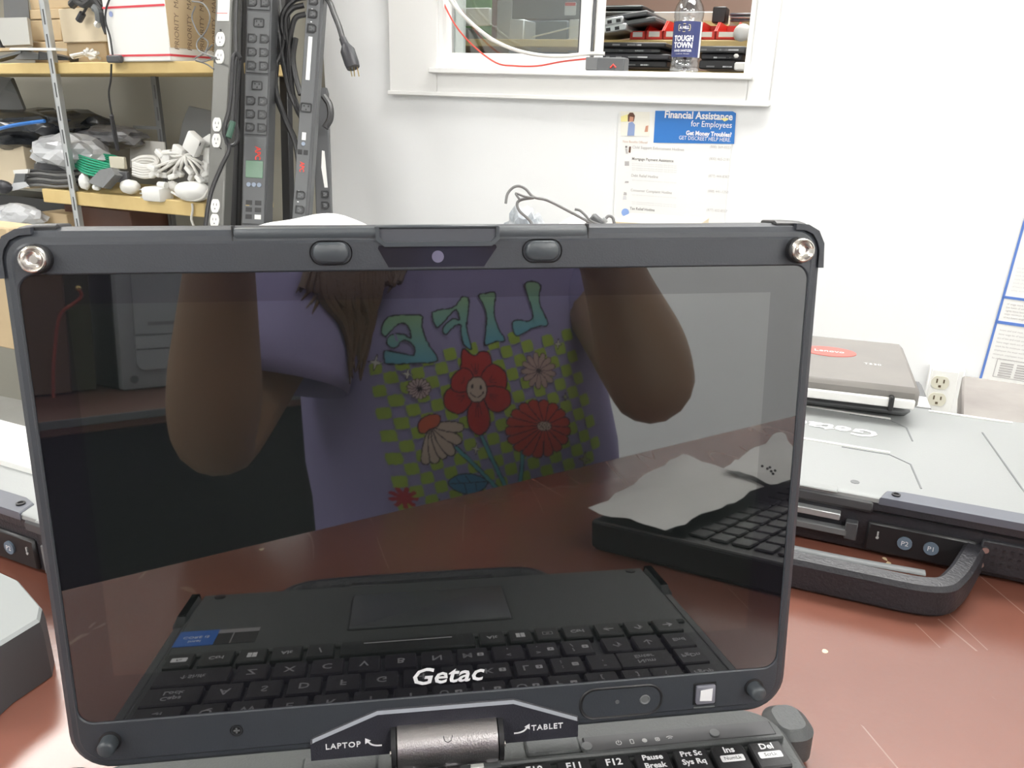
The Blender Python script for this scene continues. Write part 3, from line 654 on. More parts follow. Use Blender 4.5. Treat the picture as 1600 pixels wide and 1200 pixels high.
bm = new(); box(bm, .006, .022, .055, .085, .0421, .0424); tag(obj('paper_label', bm, M_paper, None, S.M), 'small white label lying on the grey docking unit', 'label')
# dusty grey case at far right behind the rugged laptop
gf = Frame(atz(1502, 656, .030), -36); gd = (atz(1502, 586, .030) - gf.o).dot(gf.Y)
bm = new(); box(bm, 0, .30, 0, gd, -.028, .0, .002); tag(obj('grey_case', bm, mat('dusty_grey', (.33, .31, .29), .6, var=(18, .25, (.22, .20, .19))), None, gf.M), 'dusty flat grey metal case behind the silver rugged laptop, right edge', 'case')

# dark grey moulded case at bottom left
cf = Frame(atz(77, 985, .028), -123)
bm = new(); c_ = [atz(x, y, .034) for x, y in ((-60, 1060), (-60, 900), (0, 895), (28, 908), (66, 952), (62, 972), (0, 1010))]
lo = [Vector((p.x, p.y, 0)) for p in c_]
cen = sum(lo, Vector()) / len(lo)
loops(bm, [[(p.x, p.y, .0005) for p in (cen + (q - cen) * 1.04 for q in lo)], [(p.x, p.y, .028) for p in (cen + (q - cen) * 1.04 for q in lo)], [(p.x, p.y, .034) for p in lo], [(p.x, p.y, .0355) for p in (cen + (q - cen) * .93 for q in lo)]], True, True)
ct = tag(obj('battery_case', bm, M_pdu, None, sharp=20), 'dark grey plastic case with a light grey top, bottom left corner of the table', 'case')
ct.data.materials.append(mat('case_top_grey', (.26, .28, .28), .45))
for p in ct.data.polygons:
    if p.normal.z > .5: p.material_index = 1
# white box / papers behind left laptop
pf = Frame(atz(45, 748, .050), -33); pd_ = (atz(20, 660, .050) - pf.o).dot(pf.Y)
bm = new(); box(bm, -.26, .03, .012, pd_, .0, .045, .001); tag(obj('paper_ream', bm, M_paper, None, pf.M @ T(0, 0, -.045)), 'white ream of paper behind the half hidden laptop, left edge', 'paper')

# ---------------------------------------------------------------- things behind the lid on the table
wf = Frame(atz(465, 352, .078), -30)
bm = new()
N_ = 14
g_ = [[None] * (N_ + 1) for _ in range(N_ + 1)]
for i in range(N_ + 1):
    for j in range(N_ + 1):
        u = i / N_; v = j / N_; h = .084 * max(0, 1 - (abs(u - .45) * 1.6) ** 2.2) ** .7 * (1 - (abs(v - .5) * 1.5) ** 3) + .004 * math.sin(9 * u + 5 * v)
        g_[i][j] = bm.verts.new((-.14 + .28 * u, -.02 + .2 * v, max(.002, h) - .078))
for i in range(N_):
    for j in range(N_): bm.faces.new((g_[i][j], g_[i + 1][j], g_[i + 1][j + 1], g_[i][j + 1]))
tag(obj('foam_wrap', bm, M_paper, None, wf.M), 'white sheet of packing foam heaped behind the screen', 'packing foam')
# crumpled plastic bag
bf = Frame(atz(835, 352, .115), -10)
random.seed(3)
bm = new(); bmesh.ops.create_icosphere(bm, subdivisions=4, radius=1)
from mathutils import noise
for v in bm.verts:
    p = v.co.copy(); k = 1 + .35 * noise.noise(p * 2.6) + .25 * abs(noise.noise(p * 6)); v.co = Vector((p.x * .036 * k, p.y * .03 * k, (p.z * .062 * k)))
zmin = min(v.co.z for v in bm.verts)
for v in bm.verts: v.co.z = (v.co.z - zmin) - .115
tag(obj('crumpled_bag', bm, mat('crumpled_film', (.68, .70, .72), .4, var=(45, .10, (.30, .33, .36))), None, bf.M @ T(-.014, .02, -.004), sharp=10), 'crumpled clear plastic bag behind the top edge of the screen', 'plastic bag')
f_ = Frame(atz(905, 352, .10), -20)
bm = new(); bmesh.ops.create_icosphere(bm, subdivisions=3, radius=1)
for v in bm.verts:
    p = v.co.copy(); k = 1 + .3 * noise.noise(p * 3 + Vector((4, 0, 0))); v.co = Vector((p.x * .044 * k, p.y * .03 * k, max(p.z * .115 * k, 0) - .10))
tag(obj('tissue_wrap', bm, M_paper, None, f_.M, sharp=180), 'low white tissue wrap between the crumpled bag and the black plug', 'tissue')
def ctube(name, pxs, depths, r, m, lab, cat='cable', seg=7, group=None, parent=None):
    pts = [CAM + ray(x, y) * d for (x, y), d in zip(pxs, depths)]
    bm = new(); tube(bm, spline(pts, 6), r, seg); o = obj(name, bm, m, parent)
    if lab: tag(o, lab, cat, group)
    return o
D0 = .86
ctube('cable', [(834, 360), (828, 345), (812, 330), (808, 318), (815, 312), (834, 309)], [D0] * 6, .0016, M_gcable, 'thin grey cable looping up out of the crumpled bag')
ctube('cable', [(790, 318), (793, 303), (802, 293), (812, 291), (822, 296), (834, 308), (855, 313), (885, 328), (925, 350), (935, 358)], [D0] * 10, .0015, M_gcable, 'long thin dark cable arching from the bag to the black plug')
ctube('cable', [(834, 309), (820, 307), (806, 302), (812, 312)], [D0 - .01] * 4, .0013, M_gcable, 'short kinked dark cable end above the crumpled bag')
ctube('cable', [(898, 327), (906, 329), (914, 336), (924, 346), (940, 352)], [D0] * 5, .0014, M_gcable, 'short thin cable beside the black plug')
ctube('cable', [(944, 345), (950, 338), (957, 340), (960, 350), (960, 362)], [D0 + .01] * 5, .0016, M_gcable, 'small cable loop right of the black plug')
pg = Frame(CAM + ray(932, 346) * (D0 + .01), -20)
t = thing('power_plug', 'small black plug on the cable behind the screen', 'plug', pg.o)
bm = new(); cbox(bm, (0, 0, 0), (.016, .014, .010), .002, Ry(38)); obj('body', bm, M_pdu2, t, pg.M)
bm = new(); cbox(bm, (.006, 0, .004), (.006, .002, .009), 0, Ry(38)); cbox(bm, (-.004, 0, -.006), (.008, .006, .01), .001, Ry(38)); obj('prong', bm, M_galv, t, pg.M)
kf = Frame(atz(990, 351, .11), -30)
bm = new(); box(bm, -.035, .10, 0, .12, -.11, .003); tag(obj('cardboard_box', bm, M_card2, None, kf.M), 'low cardboard box behind the screen, under the poster', 'box')

# ---------------------------------------------------------------- window
t = bpy.data.objects.new('window_1', None); COL.objects.link(t); t.location = WIN.o; t['kind'] = 'structure'
Wm = WIN.M
CW = .078
zl = WIN.at(900, 153, -.02)[2]
uL = WIN.at(614, 120)[0]; uR = WIN.at(1207, 130)[0]
for nm, a in (('window_casing', (uL, U0, -.018, 0, zl, ZT + .08)), ('window_casing', (U1, uR, -.018, 0, zl, ZT + .08)), ('window_casing', (U0, U1, -.018, 0, zl, ZS - .004)), ('window_casing', (U0, U1, -.018, 0, ZT, ZT + .08))):
    bm = new(); box(bm, *a, .002); obj(nm, bm, M_trim, t, Wm)
bm = new(); box(bm, U0 - .015, U1 + .01, -.034, .115, ZS - .012, ZS, .002); obj('window_sill', bm, M_trim, t, Wm)
bm = new(); box(bm, uL - .004, uR + .002, -.022, -.0, zl - .006, zl + .004, .002); obj('window_apron', bm, M_trim, t, Wm)
bm = new(); box(bm, U0, U0 + .012, -.01, .115, ZS, ZT, .001); box(bm, U1 - .012, U1, -.01, .115, ZS, ZT, .001); obj('window_jamb', bm, M_trim, t, Wm)
# sliding sash, left half
def uu(x, y, w=.05): return WIN.at(x, y, w)[0]
sL, gL, gR, sR = U0 + .012, uu(700, 50), uu(908, 50), uu(926, 50)
gz = WIN.at(800, 84, .05)[2]
sash = bpy.data.objects.new('window_sash', None); COL.objects.link(sash); setpar(sash, t)
for a in ((sL, gL, .035, .06, ZS, ZT), (gR, sR - .003, .035, .06, ZS, ZT), (gL, gR, .035, .06, ZS, gz), (gL, gR, .035, .06, ZT - .03, ZT)):
    bm = new(); box(bm, *a, .002); obj('sash_rail', bm, M_trim, sash, Wm)
bm = new(); box(bm, sR, uu(937, 50), .065, .09, ZS, ZT, .002); obj('sash_rail', bm, M_trim, sash, Wm)
bm = new(); box(bm, gL, gR, .046, .049, gz, ZT - .03); obj('pane', bm, clear_mat('window_glass', (.80, .84, .83), .16), sash, Wm)
bm = new(); box(bm, gL - .001, gL + .002, .034, .036, gz, ZT - .03); box(bm, gR - .001, gR + .001, .034, .036, gz, ZT - .03); obj('glazing_seal', bm, M_pdu, sash, Wm)
bm = new(); box(bm, sR - .002, sR, .05, .064, ZS, ZT); obj('sash_gap', bm, M_pdu, sash, Wm)

# bottle of hand sanitiser on the sill
bu, bw, bz = WIN.at(1067, 109, .0)[0], .012, ZS
BF = WIN.M @ T(bu, bw, bz)
t = thing('sanitizer_bottle', 'clear bottle of hand sanitizer with navy label standing on the window sill', 'bottle', WIN.W(bu, bw, bz))
prof = [(.024, 0), (.029, .002), (.031, .006), (.031, .020), (.029, .023), (.029, .026), (.0305, .029), (.0305, .100), (.029, .104), (.0305, .108), (.0310, .120), (.028, .132), (.019, .146), (.012, .156), (.011, .166), (.011, .172)]
bm = new(); loops(bm, [[(r * math.cos(2 * PI * k / 28), r * math.sin(2 * PI * k / 28), z) for k in range(28)] for r, z in prof], True, True); obj('body', bm, clear_mat('clear_bottle', (.80, .82, .84), .22), t, BF, sharp=50)
bm = new(); loops(bm, [[(r * math.cos(2 * PI * k / 20), r * math.sin(2 * PI * k / 20), z) for k in range(20)] for r, z in ((.013, .164), (.013, .188), (.011, .190))], True, True); obj('cap', bm, M_wpl, t, BF)
a0, a1 = -150, -22
bm = new(); vs = []
for i in range(21):
    a = math.radians(a0 + (a1 - a0) * i / 20); vs.append([bm.verts.new((.0309 * math.cos(a), .0309 * math.sin(a), z)) for z in (.030, .0995)])
for a, b in zip(vs, vs[1:]): bm.faces.new((a[0], b[0], b[1], a[1]))
lb = obj('label', bm, mat('navy_label', (.035, .045, .15), .5), t, BF)
bm = new(); vs = []
for i in range(5):
    a = math.radians(-22 + 14 * i / 4); vs.append([bm.verts.new((.0309 * math.cos(a), .0309 * math.sin(a), z)) for z in (.030, .0995)])
for a, b in zip(vs, vs[1:]): bm.faces.new((a[0], b[0], b[1], a[1]))
obj('label_edge', bm, M_paper, t, BF)
def ctext(s, size, ang, z, m=M_white, bold=.0003, sx=1.0, parent=lb):
    o = text('label_print', s, size, m, parent, Matrix.Identity(4), bold=bold, sx=sx, ext=0)
    for v in o.data.vertices:
        a = math.radians(ang) + v.co.x / .0312; v.co = BF @ Vector((.0312 * math.cos(a), .0312 * math.sin(a), z + v.co.y))
    return o
for s, sz, z, bd, sx in (('TOUGH', .0150, .066, .0006, .80), ('TOWN', .0150, .053, .0006, .86), ('HAND SANITIZER', .0058, .0425, .0001, .85), ('12 oz (355 mL)   70% alcohol', .0028, .0365, 0, .9)): ctext(s, sz, -93, z, bold=bd, sx=sx)
ctext('A HILL', .0078, -93, .0870, M_white, .0003, .9)
bm = new(); hexa = [(-.0135, 0), (-.0125, .006), (0, .0085), (.0125, .006), (.0135, 0), (.0125, -.006), (0, -.0085), (-.0125, -.006)]
hx2 = [(x * .90, y * .84) for x, y in hexa]
def wrap(p, r=.0313): a = math.radians(-93) + p[0] / .0312; return BF @ Vector((r * math.cos(a), r * math.sin(a), .0870 + p[1]))
loops(bm, [[wrap(p) for p in hexa], [wrap(p) for p in hx2]]); obj('label_border', bm, mat('label_gold', (.55, .48, .30), .4), lb)
bm = new(); loops(bm, [[wrap(p, .03105) for p in hx2], [wrap((p[0] * .02, p[1] * .02), .03105) for p in hx2]]); obj('label_badge', bm, M_black, lb)

# adapter block and cables on the sill
ab = WIN.rect(918, 86, 978, 107, -.015)
t = thing('adapter_block', 'dark grey adapter block with a red mark on the window sill', 'adapter', WIN.W(ab[0], -.01, ZS))
bm = new(); box(bm, ab[0], ab[1], -.028, .012, ZS, ZS + (ab[3] - ab[2]), .002); obj('body', bm, M_pdu2, t, WIN.M)
bm = new(); box(bm, ab[0], ab[0] + .026, -.0285, -.027, ZS + .002, ZS + .027, .0005); obj('end_plate', bm, M_grey, t, WIN.M)
bm = new(); tube(bm, [(ab[1] - .03, -.0288, ZS + .006), (ab[1] - .024, -.0288, ZS + .013), (ab[1] - .018, -.0288, ZS + .007)], .002, 6); obj('red_mark', bm, M_redpl, t, WIN.M)
def wtube(name, pxs, ws, r, m, lab, F=WIN, cat='cable', seg=8, parent=None):
    bm = new(); tube(bm, spline([F.W(*F.at(x, y, w_)) for (x, y), w_ in zip(pxs, ws)], 6), r, seg); o = obj(name, bm, m, parent)
    if lab: tag(o, lab, cat)
    return o
wtube('cable', [(690, -30), (705, 2), (735, 35), (775, 65), (820, 82), (870, 88), (920, 84), (945, 84)], [-.03, -.02, -.02, -.025, -.03, -.03, -.02, -.01], .0042, M_wcable, 'thick white cable hanging across the window to the adapter block')
wtube('cable', [(700, -20), (722, 20), (760, 58), (785, 70)], [.028, .025, .02, .01], .0022, M_wcable, 'thinner white cable beside the thick one in front of the window pane')
wtube('cable', [(680, -30), (692, 2), (712, 40), (740, 72), (775, 98), (805, 103), (840, 103), (880, 96), (925, 91)], [.0, .0, -.005, -.012, -.03, -.03, -.03, -.025, -.02], .0019, M_red, 'thin red cable sagging along the window sill')

# ---------------------------------------------------------------- storeroom shelf seen through the window
def wbox(name, m, x0, y0, x1, y1, w0, w1, lab=None, cat=None, group=None, bev=.003, F=None, parent=None, kind=None):
    F = F or WIN; u0, u1, z0, z1 = F.rect(x0, y0, x1, y1, w0)
    bm = new(); box(bm, u0, u1, w0, w1, z0, z1, bev); o = obj(name, bm, m, parent, F.M)
    if lab: tag(o, lab, cat, group)
    if kind: o['kind'] = kind
    return o
t = thing('storeroom_rack', 'wooden storeroom shelves full of laptops and red bins seen through the open window', 'shelving', WIN.W(-.5, .7, wz(ZF)))
r_ = [WIN.rect(600, 62, 1300, 68, .45), WIN.rect(600, 112, 1300, 118, .45)]
for a in (-.15,):
    pass
zA = WIN.at(1000, 62, .45)[2]; zB = WIN.at(1000, 109, .45)[2]
uA, uB = WIN.at(650, 50, .45)[0], WIN.at(1330, 50, .45)[0]
for z in (zA, zB): bm = new(); box(bm, uA, uB, .45, .95, z - .02, z, .002); obj('shelf_board', bm, M_ply, t, WIN.M)
for u in (uA, uB - .04, WIN.at(1062, 50, .92)[0]): bm = new(); box(bm, u, u + .04, .91, .95, wz(ZF), ZT + .2); obj('upright', bm, M_brown, t, WIN.M)
# silver laptops leaning in a fan on the left
random.seed(5)
for i, (x0, y0, x1, y1, rot) in enumerate(((936, 30, 972, 42, -8), (934, 42, 982, 54, -8))):
    u0, u1, z0, z1 = WIN.rect(x0, y0, x1 + 26, y1, .40)
    t = thing('silver_laptop', ('upper' if i == 0 else 'lower') + ' of two tilted silver laptops with dark ports beyond the open window', 'laptop', WIN.W(u0, .42, z0), 'tilted silver laptops in the storeroom')
    A = WIN.M @ T(u0, .40, z0) @ Ry(rot)
    bm = new(); box(bm, -.02, (u1 - u0) * .62, 0, .20, 0, .018, .003); obj('side', bm, M_galv, t, A)
    bm = new(); box(bm, -.018, (u1 - u0) * 1.2, .012, .25, .012, .024, .003); obj('lid', bm, M_pdu2, t, A)
    for k in range(3): bm = new(); box(bm, .0 + k * .024, .012 + k * .024, -.001, .002, .004, .012); obj('port', bm, M_black, t, A)
for i in range(5):
    o = wbox('black_laptop', M_pdu if i % 2 else M_black, 936, 8 + i * 9, 1004, 15 + i * 9, .58, .82, ['topmost', 'second', 'middle', 'fourth', 'lowest'][i] + ' of the black laptops stacked behind the tilted silver ones', 'laptop', 'black laptops stacked in the storeroom')
    bm = new(); u0, u1, z0, z1 = WIN.rect(936, 8 + i * 9, 1004, 15 + i * 9, .58); box(bm, u0, u1 - .004, .5785, .582, z1 - .004, z1 - .0015); obj('edge_trim', bm, M_galv, o, WIN.M)
def bin_(x0, x1, y0, y1, w0, lab):
    u0, u1, z0, z1 = WIN.rect(x0, y0, x1, y1, w0); t = thing('parts_bin', lab, 'bin', WIN.W(u0, w0, z0), 'red parts bins on the storeroom shelf')
    h = z1 - z0; d = .16
    for nm, pts in (('side', 0), ('side', 1)):
        x = u0 if pts == 0 else u1 - .003
        bm = new(); loops(bm, [[(x, w0, z0), (x, w0, z0 + h * .45), (x, w0 + .05, z0 + h), (x, w0 + d, z0 + h), (x, w0 + d, z0)], [(x + .003, w0, z0), (x + .003, w0, z0 + h * .45), (x + .003, w0 + .05, z0 + h), (x + .003, w0 + d, z0 + h), (x + .003, w0 + d, z0)]], True, True); obj(nm, bm, M_redpl, t, WIN.M)
    for a in ((u0, u1, w0, w0 + .003, z0, z0 + h * .45), (u0, u1, w0 + d - .003, w0 + d, z0, z1), (u0, u1, w0, w0 + d, z0, z0 + .003)): bm = new(); box(bm, *a); obj('panel', bm, M_redpl, t, WIN.M)
    bm = new(); box(bm, u0 + .008, u1 - .008, w0 - .002, w0, z0 + h * .14, z0 + h * .40); obj('label_card', bm, M_paper, t, WIN.M)
bin_(1010, 1036, 30, 62, .47, 'red parts bin just right of the tilted silver laptops'); bin_(1037, 1060, 30, 62, .47, 'red parts bin partly behind the sanitizer bottle')
bin_(1092, 1118, 32, 62, .47, 'red parts bin immediately right of the sanitizer bottle'); bin_(1119, 1152, 32, 62, .47, 'rightmost red parts bin on the storeroom shelf'); bin_(985, 1009, 32, 62, .47, 'red parts bin hidden mostly behind the tilted laptops')
wbox('carton', M_paper, 1010, 18, 1130, 34, .72, .86, 'white carton behind the red bins', 'box')
wbox('black_device', M_black, 1113, 10, 1134, 36, .60, .66, 'upright black device standing behind the red bins', 'device')
for i in range(3): wbox('flat_tablet', M_galv if i == 1 else M_bracket, 1140, 20 + i * 5, 1185, 24 + i * 5, .62, .75, ['top', 'middle', 'bottom'][i] + ' flat tablet of the small stack right of the bins', 'tablet', 'flat tablets stacked right of the bins')
bm = new(); bmesh.ops.create_icosphere(bm, subdivisions=3, radius=.023); p = WIN.W(*WIN.at(1160, 52, .46)); tag(obj('white_ball', bm, M_wpl, None, T(*p)), 'white round lamp bulb at the right end of the storeroom shelf', 'bulb')
random.seed(11)
pile = [(936, 66, 1040, 74), (940, 75, 1030, 83), (936, 84, 1045, 93), (938, 94, 1042, 105), (1092, 72, 1165, 82), (1095, 83, 1160, 94), (1092, 94, 1150, 108)]
for i, (x0, y0, x1, y1) in enumerate(pile):
    o = wbox('black_laptop', [M_black, M_pdu, M_rub][i % 3], x0, y0, x1, y1, .30 + .02 * (i % 2), .52, ['top flat black laptop left of the bottle, below the tilted silver ones', 'second flat black laptop left of the bottle', 'third flat black laptop left of the bottle', 'lowest flat black laptop left of the bottle', 'top black laptop right of the bottle', 'middle black laptop right of the bottle', 'lowest black laptop right of the bottle'][i], 'laptop', 'black laptops under the storeroom shelf')
    u0, u1, z0, z1 = WIN.rect(x0, y0, x1, y1, .30 + .02 * (i % 2))
    for k in range(4):
        x = u0 + (u1 - u0) * random.uniform(.05, .9); bm = new(); box(bm, x, x + random.uniform(.008, .03), .2985 + .02 * (i % 2), .301 + .02 * (i % 2), z0 + .004, z0 + .0075); obj('port', bm, random.choice([M_grey, M_galv, M_grey]), o, WIN.M)
wbox('white_cup', M_wpl, 1147, 97, 1168, 110, .22, .26, 'white plastic part lying at the right of the window opening', 'part')
wbox('white_cup', M_wpl, 1146, 84, 1153, 90, .24, .26, 'small white connector above the white plastic part', 'part')
# behind the glass pane: green and white poster, dark machines
wbox('green_poster', mat('poster_green', (.16, .42, .10), .6), 716, -30, 768, 80, .9, .905, 'green poster standing behind the window pane', 'poster')
wbox('foam_board', M_paper, 700, 12, 765, 40, .80, .82, 'white panel in front of the green poster behind the pane', 'panel')
for i, (a, lab, m) in enumerate((((700, 40, 715, 84, .7, .9), 'grey storage case left of the green poster', M_grey), ((776, 0, 800, 84, .8, .9), 'tall pale cabinet side beyond the pane', M_galv), ((800, -20, 908, 30, .8, 1.0), 'dark equipment case high up beyond the pane', M_grey), ((795, 30, 818, 84, .6, .8), 'grey box beyond the middle of the pane', M_galv), ((820, 32, 886, 82, .7, .9), 'dark blue-grey machine beyond the pane', mat('machine_blue', (.09, .12, .15), .4)), ((888, 30, 910, 82, .6, .8), 'light grey box beyond the right of the pane', M_galv))):
    wbox('equipment_case', m, a[0], a[1], a[2], a[3], a[4], a[5], lab, 'case')
o = wbox('warning_label', M_paper, 882, 3, 900, 24, .795, .799, 'white label with red header on the dark case beyond the pane', 'label')
wbox('label_header', M_redpl, 883, 4, 899, 9, .792, .794, parent=o, bev=0)
for i, (p, q) in enumerate((((830, 58), (905, 40)), ((840, 76), (908, 56)))): wtube('metal_rod', [p, ((p[0] + q[0]) / 2, (p[1] + q[1]) / 2), q], [.5] * 3, .002, M_galv, ['upper', 'lower'][i] + ' slanting metal rod beyond the window pane', cat='rod')

# ---------------------------------------------------------------- posters
def poster_tx(par, s, x, y, size, m, align='LEFT', bold=0, sx=1, w_=-.0052, F=WALL, rot=1.0):
    p = F.at(x, y, w_); return text('print', s, size, m, par, F.M @ T(p[0], p[1], p[2]) @ Ry(rot) @ Rx(90), align=align, bold=bold, sx=sx, ext=.0)
pm = 1.0
PF = Frame(OUT, -30)
a = PF.at(967, 174, -.004); b_ = PF.at(1148, 178, -.004); c0 = PF.at(966, 345, -.004)
t = thing('notice', 'white financial assistance notice with blue banner taped under the window', 'poster', PF.W(a[0], 0, c0[2]))
bm = new(); box(bm, a[0], b_[0], -.003, -.001, c0[2] - .06, a[2]); obj('sheet', bm, M_paper, t, PF.M)
def quad(par, nm, m, pts, w0=-.0038, w1=-.003, F=PF):
    bm = new(); q = [F.at(x, y, w0) for x, y in pts]; loops(bm, [[(p[0], w0, p[2]) for p in q], [(p[0], w1, p[2]) for p in q]], True, True); return obj(nm, bm, m, par, F.M)
bn = quad(t, 'banner', M_blue, [(1021, 223), (1147, 225), (1150, 177), (1145, 174), (1024, 173)])
M_lilac = mat('lilac', (.25, .33, .55), .6); M_face = mat('print_skin', (.60, .30, .2), .6); M_hairp = mat('print_hair', (.12, .05, .03), .6); M_yel = mat('print_yellow', (.85, .78, .35), .6)
poster_tx(bn, 'Financial Assistance', 1145, 183, .0205, M_white, 'RIGHT', .0006, .90); poster_tx(bn, 'for Employees', 1144, 196, .0175, M_white, 'RIGHT', .0001, .86)
poster_tx(bn, 'Get Money Troubles?', 1143, 211, .0128, M_white, 'RIGHT', .0005, .86); poster_tx(bn, 'GET DISCREET HELP HERE.', 1142, 219, .0115, M_white, 'RIGHT', 0, .82)
quad(bn, 'yellow_mark', M_yel, [(1126, 185), (1132, 190), (1138, 187), (1137, 184)], -.0054, -.0050)
quad(t, 'photo', mat('photo_pale', (.80, .78, .70), .6), [(970, 212), (1015, 213), (1015, 175), (970, 174)])
quad(t, 'photo_yellow', M_yel, [(970, 190), (980, 190), (983, 178), (970, 182)], -.0044, -.0038); quad(t, 'photo_dress', M_lilac, [(980, 212), (991, 212), (992, 195), (988, 190), (982, 192)], -.0044, -.0038)
quad(t, 'photo_hair', M_hairp, [(981, 190), (990, 190), (992, 181), (989, 176), (984, 176), (981, 180)], -.0046, -.0038); quad(t, 'photo_face', M_face, [(983, 190), (989, 190), (990, 183), (984, 182)], -.0050, -.0046)
quad(t, 'photo_arm', M_face, [(1007, 206), (1012, 206), (1013, 196), (1009, 197)], -.0044, -.0038)
M_ink = mat('ink_grey', (.20, .18, .18), .6); M_ink2 = mat('ink_pale', (.45, .43, .43), .6); M_ink3 = mat('ink_faint', (.62, .62, .64), .6)
poster_tx(t, 'New Benefits Offered', 973, 221, .0070, mat('ink_orange', (.55, .35, .25), .6), sx=.9)
for y, s, nmb, m in ((230, 'Child Support Enforcement Hotlines', '(888) 369-0323', M_ink2), (248, 'Mortgage Payment Assistance', '(800) 465-2181', M_ink), (274, 'Debt Relief Hotline', '(877) 444-8387', M_ink2), (297, 'Consumer Complaint Hotline', '(888) 441-1250', M_ink2), (325.5, 'Tax Relief Hotline', '(877) 652-8557', M_ink)):
    poster_tx(t, s, 988 - (y - 230) * .04, y, .0085, m, bold=.0001, sx=.92, w_=-.0035); poster_tx(t, nmb, 1142 - (y - 230) * .06, y + 1 + (y - 230) * .04, .0080, M_ink2, 'RIGHT', sx=.9, w_=-.0035)
for y, k in ((255, 2), (262, 2), (281, 1), (304, 1), (315, 2)):
    for j in range(k): poster_tx(t, 'help for homeowners and working families with payments, call any day of the week', 987, y + 3 * j, .0042, M_ink3, sx=.72, w_=-.0035)
quad(t, 'icon', M_hairp, [(982, 238), (985, 239), (986, 229), (983, 229)], -.0036, -.003); quad(t, 'icon', M_ink, [(977, 231), (980, 231), (980, 228), (977, 228)], -.0036, -.003); quad(t, 'icon', M_ink2, [(978, 240), (981, 240), (980, 232), (977, 232)], -.0036, -.003)
quad(t, 'icon', M_ink2, [(976, 259), (983, 259), (983, 252), (976, 252)], -.0036, -.003); quad(t, 'icon', M_ink2, [(976, 286), (982, 286), (982, 283), (977, 283)], -.0036, -.003)
quad(t, 'icon', M_ink2, [(974, 305), (979, 305), (979, 301), (975, 300)], -.0036, -.003); quad(t, 'icon', M_ink3, [(973, 312), (979, 312), (978, 306), (974, 306)], -.0036, -.003)
bm = new(); p = PF.at(977, 332, -.0035); bmesh.ops.create_circle(bm, cap_ends=True, radius=.009, segments=20, matrix=T(p[0], -.0036, p[2]) @ Rx(90)); obj('icon', bm, mat('icon_blue', (.25, .38, .72), .6), t, PF.M)
# labour-law poster at the right edge
WALL0 = WALL; WALL = Frame(WALL.W(*WALL.at(1530, 584, 0)), -30, 3.0)
t = thing('labour_law_poster', 'tall white poster with blue borders and small print, right edge of the picture', 'poster', WALL.W(.1, 0, 0))
PW = .0
q = [WALL.at(x, y, -.003) for x, y in ((1530, 584), (1604, 215))]
qx = WALL.at(1532, 584, -.003)[0]; zt = WALL.at(1600, 235, -.003)[2]; zb = WALL.at(1560, 610, -.003)[2]
bm = new(); box(bm, qx, qx + .60, -.003, -.001, zb, zt + .12); obj('sheet', bm, M_paper, t, WALL.M)
M_bl = mat('border_blue', (.10, .20, .55), .5)
def zr(y, x=1560): return WALL.at(x, y, -.004)[2]
for nm, a in (('border', (qx, qx + .0045, zb, zt + .12)), ('border', (qx, qx + .6, zr(317, 1592) - .004, zr(317, 1592))), ('border', (qx, qx + .6, zr(463, 1575) - .005, zr(463, 1575))), ('border', (qx, qx + .6, zr(503, 1575) - .006, zr(503, 1575)))):
    bm = new(); box(bm, a[0], a[1], -.0042, -.003, a[2], a[3]); obj(nm, bm, M_bl, t, WALL.M)
random.seed(2)
def lines(y0, y1, step, m, ind=.012, sz=.0052):
    z = zr(y0)
    while z > zr(y1):
        s = ' '.join(random.choice(['employees', 'the', 'act', 'wage', 'rights', 'leave', 'under', 'of', 'and', 'minimum', 'hours', 'law', 'notice', 'must', 'be', 'safety', 'work']) for _ in range(random.randint(9, 13)))
        text('print', s[:64], sz, m, t, WALL.M @ T(qx + ind, -.0036, z) @ Rx(90), align='LEFT', ext=0); z -= step
lines(415, 456, .0075, M_ink3); lines(473, 497, .0068, M_ink2); lines(515, 565, .0085, M_ink2)
bm = new(); u0 = qx + .022; z1 = zr(560); z0 = zr(590)
loops(bm, [[(x, -.0037, z) for x, z in rr(u0, u0 + .10, z0, z1, .001, 1)], [(x, -.0037, z) for x, z in rr(u0 + .0015, u0 + .0985, z0 + .0015, z1 - .0015, .001, 1)]]); obj('table_box', bm, M_ink2, t, WALL.M)
for k in range(6):
    for j in range(2): bm = new(); box(bm, u0 + .008 + j * .03, u0 + .032 + j * .03, -.0037, -.0031, z0 + .004 + k * .0052, z0 + .0068 + k * .0052); obj('table_print', bm, M_ink2, t, WALL.M)

WALL = WALL0
